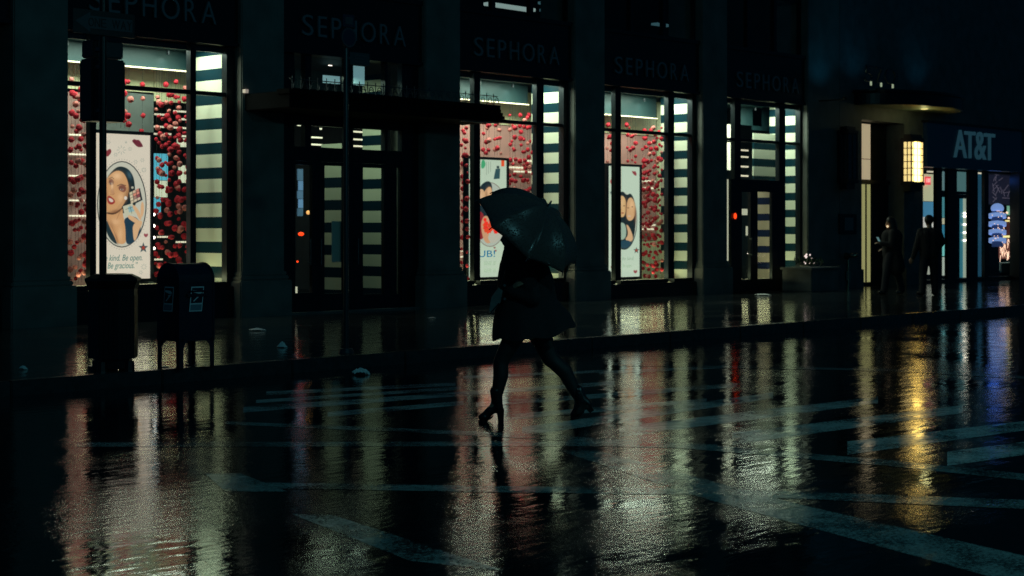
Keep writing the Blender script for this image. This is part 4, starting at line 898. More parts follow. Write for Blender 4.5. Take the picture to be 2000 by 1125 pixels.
plan = [(W[0], 'leftmost display window', [(139, .9, 155), (153, .5, 190), (165, .35, 150), (147, .7, 165), (159, .95, 175), (171, .9, 175), (228, 1.1, 165, 245), (236, .7, 158, 250), (243, 1.0, 160, 250), (252, .8, 160, 255), (278, 1.0, 165, 260), (306, .9, 190), (316, .35, 205), (325, .9, 165), (334, .4, 185), (343, .7, 160), (352, .3, 200), (361, .8, 172), (368, .4, 180), (311, .6, 200), (330, .5, 185), (348, .95, 190)], .23, .25),
        (W[1], 'display window behind the woman', [(903, .9, 255), (912, .5, 250), (944, .9, 240, 305), (955, .6, 245, 305), (966, .95, 245, 305), (977, .5, 235, 305), (996, .9, 225), (1006, .5, 250), (1017, .85, 225), (1025, .4, 235), (1034, .95, 225), (1043, .5, 245), (908, .8, 260), (950, .75, 250, 305), (971, .85, 240, 305), (1001, .8, 245), (1022, .95, 240), (1030, .7, 230)], .24, .14),
        (W[2], 'display window right of the woman', [(1187, .9, 244, 318), (1197, .5, 260, 318), (1226, .9, 244, 318), (1235, .6, 265, 318), (1256, .9, 270), (1264, .5, 262), (1271, .85, 255), (1277, .4, 250), (1284, .9, 270), (1291, .5, 250), (1298, .95, 265), (1302, .4, 280), (1192, .8, 255, 318), (1231, .4, 250, 318), (1241, .95, 262, 318), (1260, .95, 255), (1268, .7, 280), (1280, .65, 262), (1287, .75, 258), (1294, .85, 262)], .23, .14)]
rng = random.Random(21)
for wd, wn, lst, gap, pp in plan:
    for i, q in enumerate(sorted(lst)):
        strand(q[0], GL + q[1], wd, gap, rng, '%s red pom-pom strand from the left in the %s' % (ORD[i], wn), pp, q[2], q[3] if len(q) > 3 else None)
# ------------------------------------------------------------------ street furniture
# signal pole with one way sign
pb = KB + .55; pa, ps = at(201, pb)
r = empty('signal_pole', 'traffic signal pole with one way sign seen from behind beside the litter bin', 'signal pole', (pa, pb, SW))
pm = MB(); pm.tube((pa, pb, SW), (pa, pb, 5.2), .042, .036, 16); pm.tube((pa, pb, SW), (pa, pb, SW + .5), .10, .07, 12).tube((pa, pb, SW), (pa, pb, SW + .04), .16, .16, 12)
wpart(pm, 'pole', M['blackmetal'], r, smooth=False)
def side(v): return Vector((UXR * v, -UZ_A * v, 0))
sh_ = MB()
s0 = MB(); s0.box(A(170, pb + .2), A(236, pb + .2) - .0, pb + .10, pb + .36, Zp(200, 235, pb), Zp(200, 112, pb), bev=.02)
o = wpart(s0, 'signal_head', mat('signal_housing', (.006, .009, .012), .35), r)
vs = MB()
for k in range(3):
    z = Zp(200, 215 - k * 38, pb); vs.tube(((A(170, pb + .2) + A(236, pb + .2)) / 2, pb + .361, z), ((A(170, pb + .2) + A(236, pb + .2)) / 2, pb + .5, z - .01), .09, .085, 16)
wpart(vs, 'visor', M['blackmetal'], o)
s0 = MB(); s0.box(A(171, pb + .2) + .01, A(234, pb + .2) - .01, pb + .11, pb + .34, Zp(200, 110, pb), Zp(200, 76, pb), bev=.015); wpart(s0, 'junction_box', mat('grey_box', (.02, .03, .036), .5), r)
bk = MB()
for y in (95, 130, 215): bk.box(pa - .03, pa + .03, pb, pb + .12, Zp(200, y, pb) - .02, Zp(200, y, pb) + .02)
wpart(bk, 'clamp', M['greymetal'], r)
sb = pb - .07; a0_, a1_ = A(143, sb), A(263, sb); z0_, z1_ = Zp(202, 69, sb), Zp(202, 22, sb)
ow = wpart(MB().box(a0_, a1_, sb, sb + .012, z0_, z1_), 'one_way_sign', mat('sign_black', (.004, .005, .007), .4), r)
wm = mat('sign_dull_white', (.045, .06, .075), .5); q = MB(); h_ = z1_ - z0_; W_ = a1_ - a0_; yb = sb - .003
f_ = lambda u, v: (a0_ + u * W_, yb, z0_ + v * h_)
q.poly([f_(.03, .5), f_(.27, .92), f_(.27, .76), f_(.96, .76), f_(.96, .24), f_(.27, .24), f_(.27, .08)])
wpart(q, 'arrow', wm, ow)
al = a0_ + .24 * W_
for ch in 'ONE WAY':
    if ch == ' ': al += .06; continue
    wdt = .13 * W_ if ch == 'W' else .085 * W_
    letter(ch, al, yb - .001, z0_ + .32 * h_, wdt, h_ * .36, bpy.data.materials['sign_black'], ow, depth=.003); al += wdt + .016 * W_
# bus stop pole
pb2 = KB + .45; pa2, _ = at(676, pb2)
r = empty('bus_stop_pole', 'slim bus stop pole with round disc in front of the shop doors', 'sign pole', (pa2, pb2, SW))
wpart(MB().tube((pa2, pb2, SW), (pa2, pb2, Zp(676, 45, pb2)), .034, .030, 14).tube((pa2, pb2, SW), (pa2, pb2, SW + .05), .10, .08, 14), 'pole', mat('dull_steel_pole', (.045, .055, .062), .35, metal=.6), r)
zc_ = Zp(676, 74, pb2); sm_ = mat('disc_blue', (.01, .02, .05), .4); zq = Zp(676, 42, pb2)
q = MB(); q.tube((pa2, pb2 - .05, zc_), (pa2, pb2 - .035, zc_), .125, .125, 32); dsc = wpart(q, 'disc', sm_, r)
q = MB(); q.tube((pa2, pb2 - .056, zc_), (pa2, pb2 - .051, zc_), .118, .118, 32); q.tube((pa2, pb2 - .057, zc_), (pa2, pb2 - .052, zc_), .1, .1, 32, mi=1); wpart(q, 'rim', [wm, sm_], dsc)
wpart(MB().box(pa2 - .09, pa2 + .09, pb2 - .05, pb2 - .035, zq - .07, zq + .08).box(pa2 - .06, pa2 + .06, pb2 - .056, pb2 - .051, zq - .04, zq + .05, mi=1), 'bus_panel', [sm_, wm], r)
rp = MB().box(A(683, pb2), A(721, pb2), pb2 - .008, pb2 + .008, Zp(700, 127, pb2), Zp(700, 103, pb2)); rp = wpart(rp, 'route_panel', mat('route_panel', (.02, .05, .06), .4), r)
q = MB()
for k in range(3): q.box(A(690 + k, pb2), A(714 - 3 * k, pb2), pb2 - .013, pb2 - .0085, Zp(700, 110 + 6 * k, pb2), Zp(700, 107.5 + 6 * k, pb2))
wpart(q, 'print', wm, rp)
wpart(MB().box(pa2 - .02, A(683, pb2) + .01, pb2 - .006, pb2 + .006, Zp(700, 118, pb2), Zp(700, 113, pb2)), 'bracket', M['greymetal'], r)
# litter bin
c = G(221, 722, SW); s_ = FPX / ((CAMH - SW) * FPX / (722 - HOR)); R0 = 46 / s_
r = empty('litter_bin', 'black slatted octagonal litter bin with flared lid at the kerb', 'litter bin', (c.x, c.y, SW))
def oc(rad, z, n=8, ph=.39): return [(rad * math.cos(2 * math.pi * i / n + ph), rad * math.sin(2 * math.pi * i / n + ph), z) for i in range(n)]
H = (722 - 535) / s_
q = MB(); q.rings([oc(R0 * .80, .02), oc(R0 * .80, .14), oc(R0 * .93, .16), oc(R0 * .93, H - .22)]); wpart2 = q.build('liner', M['blackmetal'], r)
q = MB()
for i in range(8):
    p0, p1 = Vector(oc(R0, 0)[i]), Vector(oc(R0, 0)[(i + 1) % 8])
    for k in range(4):
        t_ = (k + .5) / 4; p = p0.lerp(p1, t_); d = (p1 - p0).normalized() * .024; n_ = Vector((p.x, p.y, 0)).normalized() * .012
        q.prism([p - d - n_ + Vector((0, 0, .13)), p + d - n_ + Vector((0, 0, .13)), p + d + n_ + Vector((0, 0, .13)), p - d + n_ + Vector((0, 0, .13))], (0, 0, H - .36))
q.build('slats', M['blackmetal'], r)
q = MB(); q.rings([oc(R0 * 1.03, H - .24), oc(R0 * 1.03, H - .16), oc(R0 * 1.10, H - .12), oc(R0 * 1.19, H - .07), oc(R0 * 1.19, H - .045), oc(R0 * .80, H), oc(R0 * .62, H + .003), oc(R0 * .60, H - .06)], caps=False); q.build('lid', M['blackmetal'], r)
for i in range(4):
    p = Vector(oc(R0 * .8, 0, 4, .39)[i]); MB().tube((p.x, p.y, -.0), (p.x, p.y, .1), .06, .05, 8).build('foot', M['blackmetal'], r)
# mailbox
cm = G(350, 722, SW); sM = FPX / ((CAMH - SW) * FPX / (722 - HOR))
wB, dB, leg = .455, .47, .30
# near corner of the box at cm; box runs along +x and +y from it
r = empty('mailbox', 'dark blue mailbox with rounded top and two eagle labels at the kerb', 'mailbox', (cm.x, cm.y, SW))
hB = (722 - 515) / sM
lx = .62 * wB / .455; 
bw, bd_ = 57 / sM / UXR, 53 / sM / UZ_A
q = MB(); prof = []
zs_ = hB - bd_ * .5
for i in range(17):
    t_ = math.pi * i / 16; prof.append((0, bd_ / 2 - bd_ / 2 * math.cos(t_), zs_ + bd_ / 2 * math.sin(t_)))
prof = [(0, 0, leg)] + prof + [(0, bd_, leg)]
q.prism(prof, (bw, 0, 0)); body = q.build('body', M['bluebox'], r)
q = MB()
for xx in (-.004, bw - .02):
    pr2 = [(xx, y + (0 if 0 < y < bd_ else (-.006 if y <= 0 else .006)), z) for _, y, z in prof]
    pr3 = [(xx, bd_ / 2 + (y - bd_ / 2) * 1.025, z if z <= leg + .001 else z + .008) for _, y, z in prof]
    q.prism(pr3, (.024, 0, 0))
q.build('edge_band', M['bluebox'], body)
q = MB()
for (x_, y_) in ((0, 0), (bw, 0), (0, bd_), (bw, bd_)):
    sx, sy = (1 if x_ == 0 else -1), (1 if y_ == 0 else -1)
    L = MB(); L.box(min(x_, x_ + sx * .055), max(x_, x_ + sx * .055), min(y_, y_ + sy * .006), max(y_, y_ + sy * .006), 0, leg + .02)
    L.box(min(x_, x_ + sx * .006), max(x_, x_ + sx * .006), min(y_ + sy * .0061, y_ + sy * .055), max(y_ + sy * .0061, y_ + sy * .055), 0, leg + .02)
    L.box(min(x_, x_ + sx * .09), max(x_, x_ + sx * .09), min(y_, y_ + sy * .09), max(y_, y_ + sy * .09), .0, .012)
    # curved gussets into the body
    for k in range(4):
        e = .012 * (4 - k) * (4 - k) / 2; z0 = leg - .02 * (4 - k) - .0; 
        L.box(min(x_ + sx * .055, x_ + sx * (.055 + .1 / (k * k + 2))), max(x_ + sx * .055, x_ + sx * (.055 + .1 / (k * k + 2))), min(y_, y_ + sy * .006), max(y_, y_ + sy * .006), leg - .018 * (k + 1), leg - .018 * k)
    L.build('leg', M['bluebox'], r)
lb = mat('label_frame', (.7, .75, .8), .4); ld = mat('label_dark', (.006, .012, .03), .4)
def maillabel(org, du, name):
    """org lower-left corner, du unit vector along the face; outward is toward the camera"""
    out = Vector((0, -1, 0)) if du.x else Vector((-1, 0, 0)); wv, hv = .17, .27; up = Vector((0, 0, 1)); sk = .03
    def p(u, v, k=1): return org + du * (u * wv + sk * v) + up * (v * hv) + out * .0025 * k
    m_ = MB(); m_.poly([p(0, 0), p(1, 0), p(1, 1), p(0, 1)], 0); m_.poly([p(.07, .34, 2), p(.93, .34, 2), p(.93, .95, 2), p(.07, .95, 2)], 1)
    m_.poly([p(.07, .05, 2), p(.93, .05, 2), p(.93, .28, 2), p(.07, .28, 2)], 2)
    m_.poly([p(.12, .86, 3), p(.70, .84, 3), p(.90, .74, 3), p(.66, .70, 3), p(.14, .78, 3)], 0); m_.poly([p(.22, .42, 3), p(.62, .66, 3), p(.85, .70, 3), p(.60, .56, 3), p(.30, .40, 3)], 0)
    m_.poly([p(.45, .66, 3), p(.72, .68, 3), p(.5, .58, 3)], 0)
    return m_.build('eagle_label', [lb, ld, mat('label_band', (.16, .24, .3), .4)], body)
maillabel(Vector((bw * .26, -.009, .62)), Vector((1, 0, 0)), 'a'); maillabel(Vector((-.008, bd_ * .70, .62)), Vector((0, -1, 0)), 'b')
q = MB(); q.box(bw * .2, bw * .8, -.03, -.0065, hB - .36, hB - .33).tube((bw * .25, -.03, hB - .30), (bw * .75, -.03, hB - .30), .008, n=8); q.build('chute_handle', M['bluebox'], body)
# litter
def scrap(px, py, w_, h_, z, label, seed, peak=False):
    g_ = G(px, py, z); rr = random.Random(seed); bm = bmesh.new(); n = 14
    vs = [[None] * n for _ in range(n)]
    for i in range(n):
        for j in range(n):
            u, v = i / (n - 1) - .5, j / (n - 1) - .5; d_ = max(0, 1 - 2 * math.hypot(u, v)); e = d_ ** (1.0 if peak else .45)
            vs[i][j] = bm.verts.new((u * w_ * (1 + rr.uniform(-.12, .12)), v * w_ * .7, .004 + h_ * e * rr.uniform(.62, 1.0)))
    for i in range(n - 1):
        for j in range(n - 1):
            if math.hypot(i / (n - 1) - .5, j / (n - 1) - .5) < .5: bm.faces.new((vs[i][j], vs[i + 1][j], vs[i + 1][j + 1], vs[i][j + 1]))
    bmesh.ops.delete(bm, geom=[v for v in bm.verts if not v.link_faces], context='VERTS')
    me = bpy.data.meshes.new('paper_scrap'); bm.to_mesh(me); bm.free(); me.materials.append(M['paper'])
    o = bpy.data.objects.new('paper_scrap', me); o.location = g_; o.rotation_euler = (0, 0, rr.uniform(-.4, .4) - .82); link(o); return tag(o, label, 'litter', 'scraps of wet white litter')
scrap(502, 646, .26, .045, SW, 'flat crumpled white paper on the pavement right of the mailbox', 1)
scrap(551, 679, .14, .10, SW, 'small peaked white paper scrap near the kerb between mailbox and bus stop pole', 2, True)
scrap(704, 732, .22, .09, 0, 'large crumpled white bag lying in the road against the kerb', 3)
scrap(843, 622, .14, .02, SW, 'thin white strip of litter on the pavement right of the shop doors', 4)
scrap(616, 608, .18, .02, SW, 'thin white scrap on the pavement by the shop doors threshold', 5)
scrap(1489, 577, .42, .05, SW, 'crumpled plastic litter on the pavement before the corner door', 6)
scrap(45, 722, .10, .05, SW, 'small white cup lying on the pavement at the left edge', 8)
# ------------------------------------------------------------------ people
def hand(mb, wrist, d, palm_n, fist=True, s=1.0):
    """palm and five fingers; d points along the forearm, palm_n out of the back of the hand"""
    d = Vector(d).normalized(); n_ = Vector(palm_n).normalized(); t_ = d.cross(n_).normalized(); wrist = Vector(wrist)
    kn = wrist + d * .085 * s; mb.cap(wrist, .026 * s, kn, .026 * s)
    for i, ln in enumerate((.072, .080, .075, .060)):
        b0 = kn + t_ * (.033 - .022 * i) * s; mb.cap(wrist + d * .03 * s + t_ * (.02 - .013 * i) * s, .017 * s, b0, .0125 * s)
        c1 = b0 + (d * .55 - n_ * .85) * ln * .5 * s if fist else b0 + (d - n_ * .25) * ln * .5 * s
        c2 = c1 + (-d * .6 - n_ * .6) * ln * .45 * s if fist else c1 + (d - n_ * .6).normalized() * ln * .5 * s
        mb.cap(b0, .0125 * s, c1, .011 * s); mb.cap(c1, .011 * s, c2, .009 * s)
    th0 = wrist + d * .03 * s + t_ * .024 * s; th1 = th0 + (t_ * .03 + d * .03 - n_ * .015) * s; th2 = th1 + ((d * .03 - n_ * .028) if fist else (d * .036 + t_ * .004)) * s
    mb.cap(th0, .016 * s, th1, .014 * s); mb.cap(th1, .014 * s, th2, .011 * s)
def head(mb, c, f, s=1.0):
    """head with brow, nose, lips, chin and ears; f = facing direction"""
    c = Vector(c); f = Vector(f).normalized(); u = Vector((0, 0, 1)); r_ = f.cross(u).normalized()
    mb.sphere(c + u * .03 * s - f * .012 * s, .092 * s, seg=20, sc=(1, 1, 1.12)); mb.sphere(c - u * .035 * s + f * .018 * s, .070 * s, seg=18, sc=(1, 1, 1.15))
    mb.sphere(c - u * .098 * s + f * .060 * s, .024 * s); mb.cap(c + u * .012 * s + f * .083 * s, .010 * s, c - u * .028 * s + f * .104 * s, .013 * s)
    mb.sphere(c - u * .058 * s + f * .082 * s, .017 * s, sc=(1, 1, .6)); mb.cap(c + u * .03 * s + f * .072 * s + r_ * .04 * s, .013 * s, c + u * .03 * s + f * .072 * s - r_ * .04 * s, .013 * s)
    for q in (1, -1): mb.sphere(c + r_ * q * .082 * s - f * .005 * s, .026 * s, sc=(.6, .6, 1.1)); mb.sphere(c + u * .008 * s + f * .070 * s + r_ * q * .03 * s, .014 * s)
# --- the woman: local x = to the right of the picture, y = away from the camera
GW = G(1020, 820, 0); SWm = FPX / (CAMH * FPX / (820 - HOR)); RZ = -math.atan2(UZ_A, UXR)
def q2(x, y, d=0.0): return Vector(((x - 1020) / SWm, d, (820 - y) / SWm))
wo = empty('person', 'person in a dark knee length coat and heeled ankle boots walking left under an umbrella', 'person', (GW.x, GW.y, 0), rz=RZ)
hd = q2(1002, 462, .02); f_ = (-1, 0, -.05)
mb = MB(); head(mb, hd, f_); mb.cap(q2(1008, 485, .02), .055, q2(1016, 510, .02), .06)
mb.cap(q2(1022, 530, .02), .13, q2(1026, 590, .02), .11); mb.cap(q2(1026, 590, .02), .11, q2(1030, 630, .02), .15)
hipF, kneeF, ankF = q2(1012, 640, -.08), q2(978, 705, -.08), q2(968, 785, -.09)
hipR, kneeR, ankR = q2(1048, 640, .10), q2(1076, 702, .08), q2(1130, 778, .08)
mb.cap(hipF, .095, kneeF, .062); mb.cap(kneeF, .062, kneeF.lerp(ankF, .35) + Vector((.016, 0, 0)), .062); mb.cap(kneeF.lerp(ankF, .35) + Vector((.016, 0, 0)), .062, ankF, .038)
mb.cap(hipR, .105, kneeR, .070); mb.cap(kneeR, .066, kneeR.lerp(ankR, .38) + Vector((.030, 0, .02)), .066); mb.cap(kneeR.lerp(ankR, .38) + Vector((.030, 0, .02)), .066, ankR, .040)
mb.cap(ankF, .038, q2(955, 806, -.09), .03); mb.cap(ankR, .04, q2(1128, 806, .08), .03)
# arms: the near arm is bent and holds the umbrella, the far arm holds the bag against the hip
shN, elN, wrN = q2(1022, 515, -.17), q2(1010, 575, -.24), q2(1006, 560, -.30)
wrN = q2(1000, 566, -.20); elN = q2(1042, 580, -.24)
shF, elF, wrF = q2(1018, 515, .20), q2(1000, 575, .22), q2(972, 582, .06)
mb.cap(shN, .055, elN, .045); mb.cap(elN, .045, wrN, .03); mb.cap(shF, .055, elF, .045); mb.cap(elF, .045, wrF, .03)
mb.cap(q2(1020, 512, .2), .05, q2(1020, 512, -.17), .05)
hand(mb, wrN, q2(1014, 548, -.20) - wrN, (-1, 0, .2)); hand(mb, wrF, (-.6, -.2, -1), (-1, 0, 0))
body_ = mb.blob('body', M['skin'], wo, .009)
# tights over the legs
mb = MB()
mb.cap(hipF, .100, kneeF, .067); mb.cap(kneeF, .067, kneeF.lerp(ankF, .35) + Vector((.016, 0, 0)), .067); mb.cap(kneeF.lerp(ankF, .35) + Vector((.016, 0, 0)), .067, ankF, .043)
mb.cap(hipR, .110, kneeR, .075); mb.cap(kneeR, .071, kneeR.lerp(ankR, .38) + Vector((.030, 0, .02)), .071); mb.cap(kneeR.lerp(ankR, .38) + Vector((.030, 0, .02)), .071, ankR, .045)
mb.blob('tights', M['tights'], wo, .011)
# boots
mb = MB(); y_ = -.09
mb.cap(q2(969, 762, y_), .055, q2(972, 792, y_), .046); mb.cap(q2(972, 792, y_), .046, q2(958, 800, y_), .036); mb.cap(q2(958, 800, y_), .042, q2(945, 811, y_), .034); mb.cap(q2(974, 790, y_), .040, q2(976, 800, y_), .036)
mb.sphere(q2(946, 812, y_), .042, sc=(1.3, 1.05, .85))
bo = mb.blob('boot', M['leather'], wo, .008)
MB().prism([q2(970, 798, y_ - .03), q2(985, 796, y_ - .03), q2(984, 820, y_ - .028), q2(973, 820, y_ - .028)], (0, .06, 0)).build('heel', M['leather'], bo)
MB().prism([q2(934, 817, y_ - .04), q2(950, 818, y_ - .045), q2(964, 809, y_ - .035), q2(962, 813, y_ - .035), q2(950, 821, y_ - .045), q2(936, 820.5, y_ - .04)], (0, .085, 0)).build('sole', M['leather'], bo)
mb = MB(); y_ = .08
mb.cap(q2(1128, 764, y_), .054, q2(1137, 788, y_), .062); mb.cap(q2(1137, 788, y_), .062, q2(1130, 803, y_), .052); mb.cap(q2(1130, 803, y_), .050, q2(1121, 812, y_), .034); mb.cap(q2(1139, 784, y_), .052, q2(1148, 792, y_), .044)
bo = mb.blob('boot', M['leather'], wo, .008)
MB().prism([q2(1141, 797, y_ - .03), q2(1151, 787, y_ - .03), q2(1161, 803, y_ - .028), q2(1153, 808, y_ - .028)], (0, .06, 0)).build('heel', M['leather'], bo)
MB().prism([q2(1113, 816, y_ - .04), q2(1130, 815, y_ - .045), q2(1140, 803, y_ - .035), q2(1142, 806, y_ - .035), q2(1131, 819, y_ - .045), q2(1116, 820, y_ - .04)], (0, .085, 0)).build('sole', M['leather'], bo)
# hood / hair
mb = MB(); mb.sphere(hd + Vector((.02, 0, .03)), .112, seg=18, sc=(1, 1, 1.1)); mb.cap(hd + Vector((.05, 0, -.02)), .09, q2(1022, 500, .02), .10); mb.cap(q2(993, 492, .0), .05, q2(990, 512, .0), .055)
mb.blob('hair', M['hairdark'], wo, .012)
# coat: lofted shell with an open hem that swings back
def coat():
    rows = [(478, 992, 1046, .13), (495, 984, 1056, .19), (515, 976, 1070, .235), (540, 972, 1080, .235), (565, 971, 1084, .22), (585, 970, 1088, .21), (605, 967, 1100, .235), (625, 963, 1112, .27), (645, 961, 1117, .30), (658, 961, 1120, .31)]
    n = 72; rings = []
    for k, (y, l, r_, dep) in enumerate(rows):
        cx_ = (l + r_) / 2; rx = (r_ - l) / 2; ring = []
        for i in range(n):
            an = 2 * math.pi * i / n; fl = max(0, (k - 5) / 4)
            fold = 1 + .05 * fl * math.sin(an * 7 + k * .2) + .025 * fl * math.sin(an * 13 + 1)
            p = q2(cx_ + rx * math.cos(an) * (1 + .06 * fl * max(0, math.cos(an))), y, 0) + Vector((0, dep * math.sin(an) * fold + .02, 0))
            if k >= 6: p.z += (.105 * max(0, math.cos(an - .1)) ** 1.5 - .022 * max(0, -math.cos(an)) + .012 * math.sin(an * 7)) * (k - 5) / 4
            ring.append(p)
        rings.append(ring)
    # inner skin so that the cloth has a thickness
    m_ = MB(); m_.rings(rings, caps=False); inner = [[p + Vector(((cxm.x - p.x) * .03, (.02 - p.y) * .03, .001)) for p in ring for cxm in (sum(ring, Vector()) / n,)][:n] for ring in rings[-4:]]
    m_.rings([rings[-1]] + inner[::-1], caps=False); return m_
ct = coat().build('coat', M['wool'], wo, smooth=True)
mb = MB(); mb.cap(shN, .085, elN, .066); mb.cap(elN, .066, wrN, .048); mb.cap(shF, .085, elF, .066); mb.cap(elF, .066, wrF, .048); mb.cap(q2(1020, 510, .18), .075, q2(1020, 510, -.15), .075); mb.cap(q2(1014, 493, .02), .085, q2(1020, 510, .02), .12)
mb.blob('sleeves', M['wool'], ct, .013)
q = MB()
for y in (530, 556, 582): q.tube(q2(986, y, -.17), q2(986, y, -.19), .012, n=10)
q.build('button', M['greymetal'], ct)
# umbrella
cU, ax_ = q2(1029, 453, -.16), Vector((.60, -.36, .77)).normalized()
um = empty('umbrella', 'black wet umbrella tilted back over the walking person', 'umbrella', wo.matrix_basis @ Vector((0, 0, 0)) , rz=RZ)
um.location = (GW.x, GW.y, 0)
e1 = ax_.orthogonal().normalized(); e1 = (Vector((1, 0, 0)) - ax_ * ax_.x).normalized(); e2 = ax_.cross(e1)
RU, HU, NP = .52, .30, 8
def up_(phi, t_):                                        # point of the canopy at angle phi and radius share t_
    seg_ = 2 * math.pi / NP; k = (phi % seg_) / seg_; sag = 1 - .075 * math.sin(math.pi * k) * t_ ** 1.2
    r_ = RU * math.sin(t_ * 1.25) / math.sin(1.25) * math.cos(math.pi / NP) / math.cos(math.pi / NP * (2 * k - 1)) * (1 - .06 * math.sin(math.pi * k) * t_ ** 2)
    h_ = HU * (math.cos(t_ * 1.25) - math.cos(1.25)) / (1 - math.cos(1.25)) - .028 * math.sin(math.pi * k) * math.sin(math.pi * min(1, t_)) 
    return cU + (e1 * math.cos(phi) + e2 * math.sin(phi)) * r_ + ax_ * h_
nph = NP * 12; rgs = [[up_(2 * math.pi * i / nph + .2 - .2, t_) for i in range(nph)] for t_ in [max(.01, j / 16) for j in range(17)]]
mbu = MB(); mbu.rings(rgs, caps=False); mbu.bm.faces.new([v for v in mbu.bm.verts][:nph])
def umat():
    m = bpy.data.materials.new('wet_umbrella_cloth'); m.use_nodes = True; N = m.node_tree.nodes; L = m.node_tree.links; p = N['Principled BSDF']
    p.inputs['Base Color'].default_value = (.085, .062, .055, 1)
    tc = N.new('ShaderNodeTexCoord'); v = N.new('ShaderNodeTexVoronoi'); v.inputs['Scale'].default_value = 62; L.new(tc.outputs['Object'], v.inputs['Vector'])
    r = N.new('ShaderNodeMapRange'); r.inputs[1].default_value = .10; r.inputs[2].default_value = .42; r.inputs[3].default_value = 1; r.inputs[4].default_value = 0; L.new(v.outputs['Distance'], r.inputs[0])
    b = N.new('ShaderNodeBump'); b.inputs['Strength'].default_value = 1; b.inputs['Distance'].default_value = .006; L.new(r.outputs[0], b.inputs['Height']); L.new(b.outputs[0], p.inputs['Normal'])
    rr_ = N.new('ShaderNodeMapRange'); rr_.inputs[3].default_value = .32; rr_.inputs[4].default_value = .09; L.new(r.outputs[0], rr_.inputs[0]); L.new(rr_.outputs[0], p.inputs['Roughness'])
    tl = N.new('ShaderNodeBsdfTranslucent'); tl.inputs[0].default_value = (.13, .17, .18, 1)
    mx = N.new('ShaderNodeAddShader'); L.new(p.outputs[0], mx.inputs[0]); L.new(tl.outputs[0], mx.inputs[1]); L.new(mx.outputs[0], N['Material Output'].inputs[0])
    return m
cn_ = mbu.build('canopy', umat(), um, smooth=True)
so_ = cn_.modifiers.new('t', 'SOLIDIFY'); so_.thickness = .002
hub = q2(1016, 548, -.20)
apex = cU + ax_ * HU
sq = MB(); grip = apex - ax_ * .86
sh2 = MB(); sh2.tube(apex + ax_ * .06, hub + (apex - hub).normalized() * -.02, .006, .006, 10); sh2.build('shaft', mat('steel_shaft', (.35, .40, .40), .25, metal=.6), um)
d_ = (hub - apex).normalized(); hk = MB(); hk.tube(hub - d_ * .06, hub + d_ * .08, .014, .014, 12)
for i in range(6):
    a_0, a_1 = [math.pi * j / 6 for j in (i, i + 1)]; cc = hub + d_ * .08 + Vector((-.03, 0, 0)); g2 = lambda t: cc + Vector((.03 * math.cos(t), 0, 0)) + d_ * .03 * math.sin(t); hk.tube(g2(a_0), g2(a_1), .013, n=10)
hk.build('handle', M['leather'], um)
MB().tube(apex, apex + ax_ * .055, .008, .004, 8).build('ferrule', M['greymetal'], um)
for i in range(NP):
    phi = 2 * math.pi * i / NP; rb_ = MB(); pts = [up_(phi, j / 8) - ax_ * .008 for j in range(1, 9)]
    for p_, q_ in zip(pts[:-1], pts[1:]): rb_.tube(p_, q_, .0035, n=6)
    tip = up_(phi, 1); dt = (up_(phi, 1) - up_(phi, .93)).normalized(); rb_.tube(tip - dt * .01, tip + dt * .03, .005, .004, 8)
    rb_.tube(pts[3], apex - ax_ * .30, .003, n=6); rb_.build('rib', M['greymetal'], um)
# shoulder bag
bg_ = empty('shoulder_bag', 'grey canvas bag hanging in front of the walking person', 'bag', (GW.x, GW.y, 0), rz=RZ)
q = MB(); yb_ = -.22
q.prism([q2(974, 560, yb_), q2(982, 566, yb_), q2(978, 588, yb_), q2(960, 612, yb_), q2(956, 604, yb_), q2(960, 580, yb_)], (0, .26, 0)); q.build('body', M['bagcloth'], bg_)
q = MB(); q.tube(q2(978, 562, yb_ + .02), q2(990, 520, -.25), .008, n=8); q.tube(q2(958, 610, yb_ - .005), q2(975, 590, yb_ - .005), .006, n=6); q.build('strap', M['leather'], bg_)
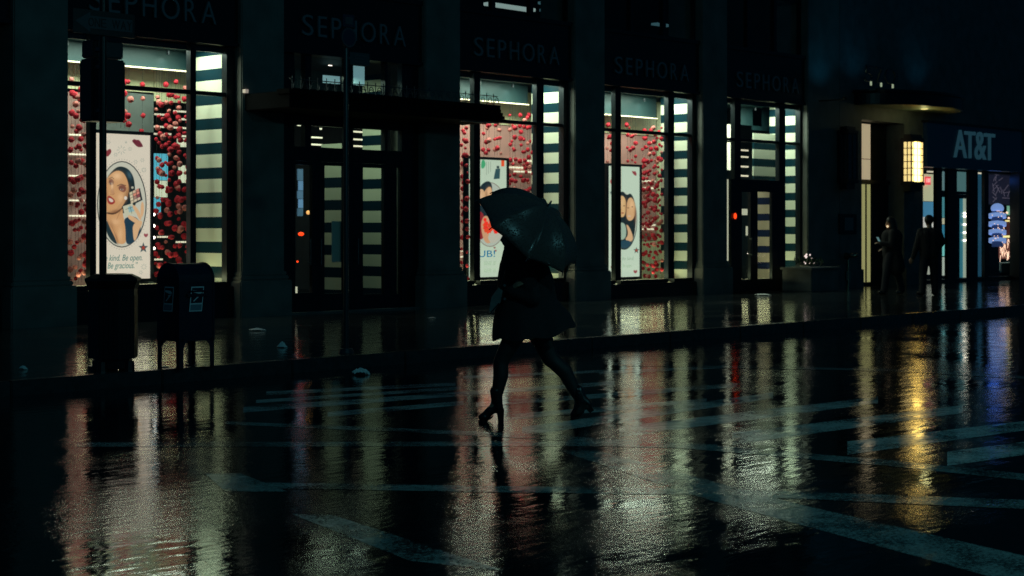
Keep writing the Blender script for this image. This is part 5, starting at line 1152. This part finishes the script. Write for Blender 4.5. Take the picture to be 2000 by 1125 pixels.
# --- two people on the pavement to the right
def standing(px, py, hpx, label, pose):
    g_ = G(px, py, SW); s_ = FPX / ((CAMH - SW) * FPX / (py - HOR)); h_ = hpx / s_; k = h_ / 1.75
    r = empty('person', label, 'person', (g_.x, g_.y, SW), rz=RZ)
    V = lambda x, y, z: Vector((x, y, z)) * k
    if pose == 'walk':                                   # seen from behind, left arm swinging out, legs apart
        f = (0.1, 1, 0); H = V(.0, .03, 1.63); legs = [(V(-.09, 0, .9), V(-.13, .03, .5), V(-.17, -.05, .08), V(-.25, -.02, .04)), (V(.09, 0, .9), V(.12, .06, .5), V(.13, .02, .08), V(.12, .14, .04))]
        arms = [(V(-.19, 0, 1.40), V(-.28, -.02, 1.10), V(-.36, 0, .84)), (V(.19, 0, 1.40), V(.30, .05, 1.18), V(.24, .20, 1.02))]
    else:                                                # hunched, facing left, forearm forward
        f = (-1, -.1, -.15); H = V(-.05, 0, 1.62); legs = [(V(-.06, -.07, .9), V(-.14, -.08, .5), V(-.20, -.08, .08), V(-.30, -.09, .04)), (V(.08, .08, .9), V(.15, .08, .5), V(.24, .08, .09), V(.15, .08, .035))]
        arms = [(V(-.02, -.19, 1.40), V(-.06, -.24, 1.12), V(-.28, -.20, 1.16)), (V(.04, .19, 1.40), V(.10, .22, 1.12), V(-.10, .24, 1.05))]
    b = MB(); head(b, H, f, k); b.cap(H + V(.01, 0, -.1), .055 * k, V(0, 0, 1.42), .065 * k)
    b.cap(V(0, 0, 1.32), .15 * k, V(0, 0, 1.05), .13 * k); b.cap(V(0, 0, 1.05), .13 * k, V(0, 0, .94), .14 * k)
    for h, kn, an, to in legs: b.cap(h, .085 * k, kn, .058 * k); b.cap(kn, .058 * k, kn.lerp(an, .3), .056 * k); b.cap(kn.lerp(an, .3), .056 * k, an, .036 * k); b.cap(an, .036 * k, to, .026 * k)
    for s0, el, wr in arms: b.cap(V(0, 0, 1.40), .08 * k, s0, .06 * k); b.cap(s0, .055 * k, el, .042 * k); b.cap(el, .042 * k, wr, .028 * k); hand(b, wr, wr - el, (0, -1, 0) if pose == 'walk' else (0, -.3, 1), fist=False, s=k)
    b.blob('body', M['skin'], r, .012)
    b = MB()
    for h, kn, an, to in legs: b.cap(h, .115 * k, kn, .092 * k); b.cap(kn, .092 * k, an, .075 * k)
    b.cap(V(-.04, 0, .95), .13 * k, V(.04, 0, .95), .13 * k); b.blob('trousers', M['denim'], r, .016)
    for h, kn, an, to in legs: MB().cap(an + V(0, 0, -.03), .052 * k, to + V(0, 0, .012), .042 * k).blob('shoe', M['leather'], r, .012)
    b = MB(); w2 = .15 if pose == 'walk' else .09
    b.cap(V(-w2, -.0, 1.34), .13 * k, V(w2, .0, 1.34), .13 * k); b.cap(V(-w2 * .8, 0, 1.1), .13 * k, V(w2 * .8, 0, 1.1), .13 * k); b.cap(V(-.07, 0, 1.32), .17 * k, V(-.06, 0, .92), .155 * k); b.cap(V(.07, 0, 1.32), .17 * k, V(.06, 0, .92), .155 * k)
    if pose != 'walk': b.cap(V(.04, 0, 1.0), .17 * k, V(.10, 0, .62), .20 * k); b.cap(V(-.02, 0, 1.0), .16 * k, V(-.05, 0, .62), .17 * k)
    for s0, el, wr in arms: b.cap(V(0, 0, 1.40), .10 * k, s0, .085 * k); b.cap(s0, .09 * k, el, .074 * k); b.cap(el, .074 * k, wr, .055 * k)
    b.blob('jacket', M['wool'], r, .016)
    b = MB(); ff = Vector(f).normalized(); b.sphere(H + V(0, 0, .045) - ff * .022, .104 * k, seg=16, sc=(1, 1, 1.05))
    if pose != 'walk': b.cap(H + V(.04, 0, .02), .1 * k, V(.02, 0, 1.46), .10 * k)
    b.blob('hair' if pose == 'walk' else 'hood', M['hairdark'], r, .012)
    return r, k
standing(1815, 577, 155, 'person in dark clothes seen from behind walking before the phone shop', 'walk')
pr, k = standing(1742, 575, 150, 'hunched person in a long dark coat facing left before the office entrance', 'lean')
hp = pr.matrix_basis
ph = empty('phone', 'small glowing phone held by the hunched person near the face', 'phone', pr.location + Matrix.Rotation(RZ, 3, 'Z') @ Vector((-.33 * k, -.2 * k, 1.2 * k)), rz=RZ)
MB().box(-.036, .036, -.004, .004, 0, .14, bev=.003).build('case', M['blackmetal'], ph); ph.rotation_euler = (math.radians(-35), 0, RZ + .5)
MB().box(-.032, .032, -.0065, -.0045, .008, .132).build('screen', mat('phone_glow', (.5, .7, .7), .4, emit=(.25, .5, .5), es=.3), ph)
ear = MB().sphere((-.06 * k - .06, -.085 * k, 1.55 * k), .028, seg=8).build('cigarette_glow', mat('ember', (1, .7, .4), .5, emit=(1, .72, .42), es=.9), pr)
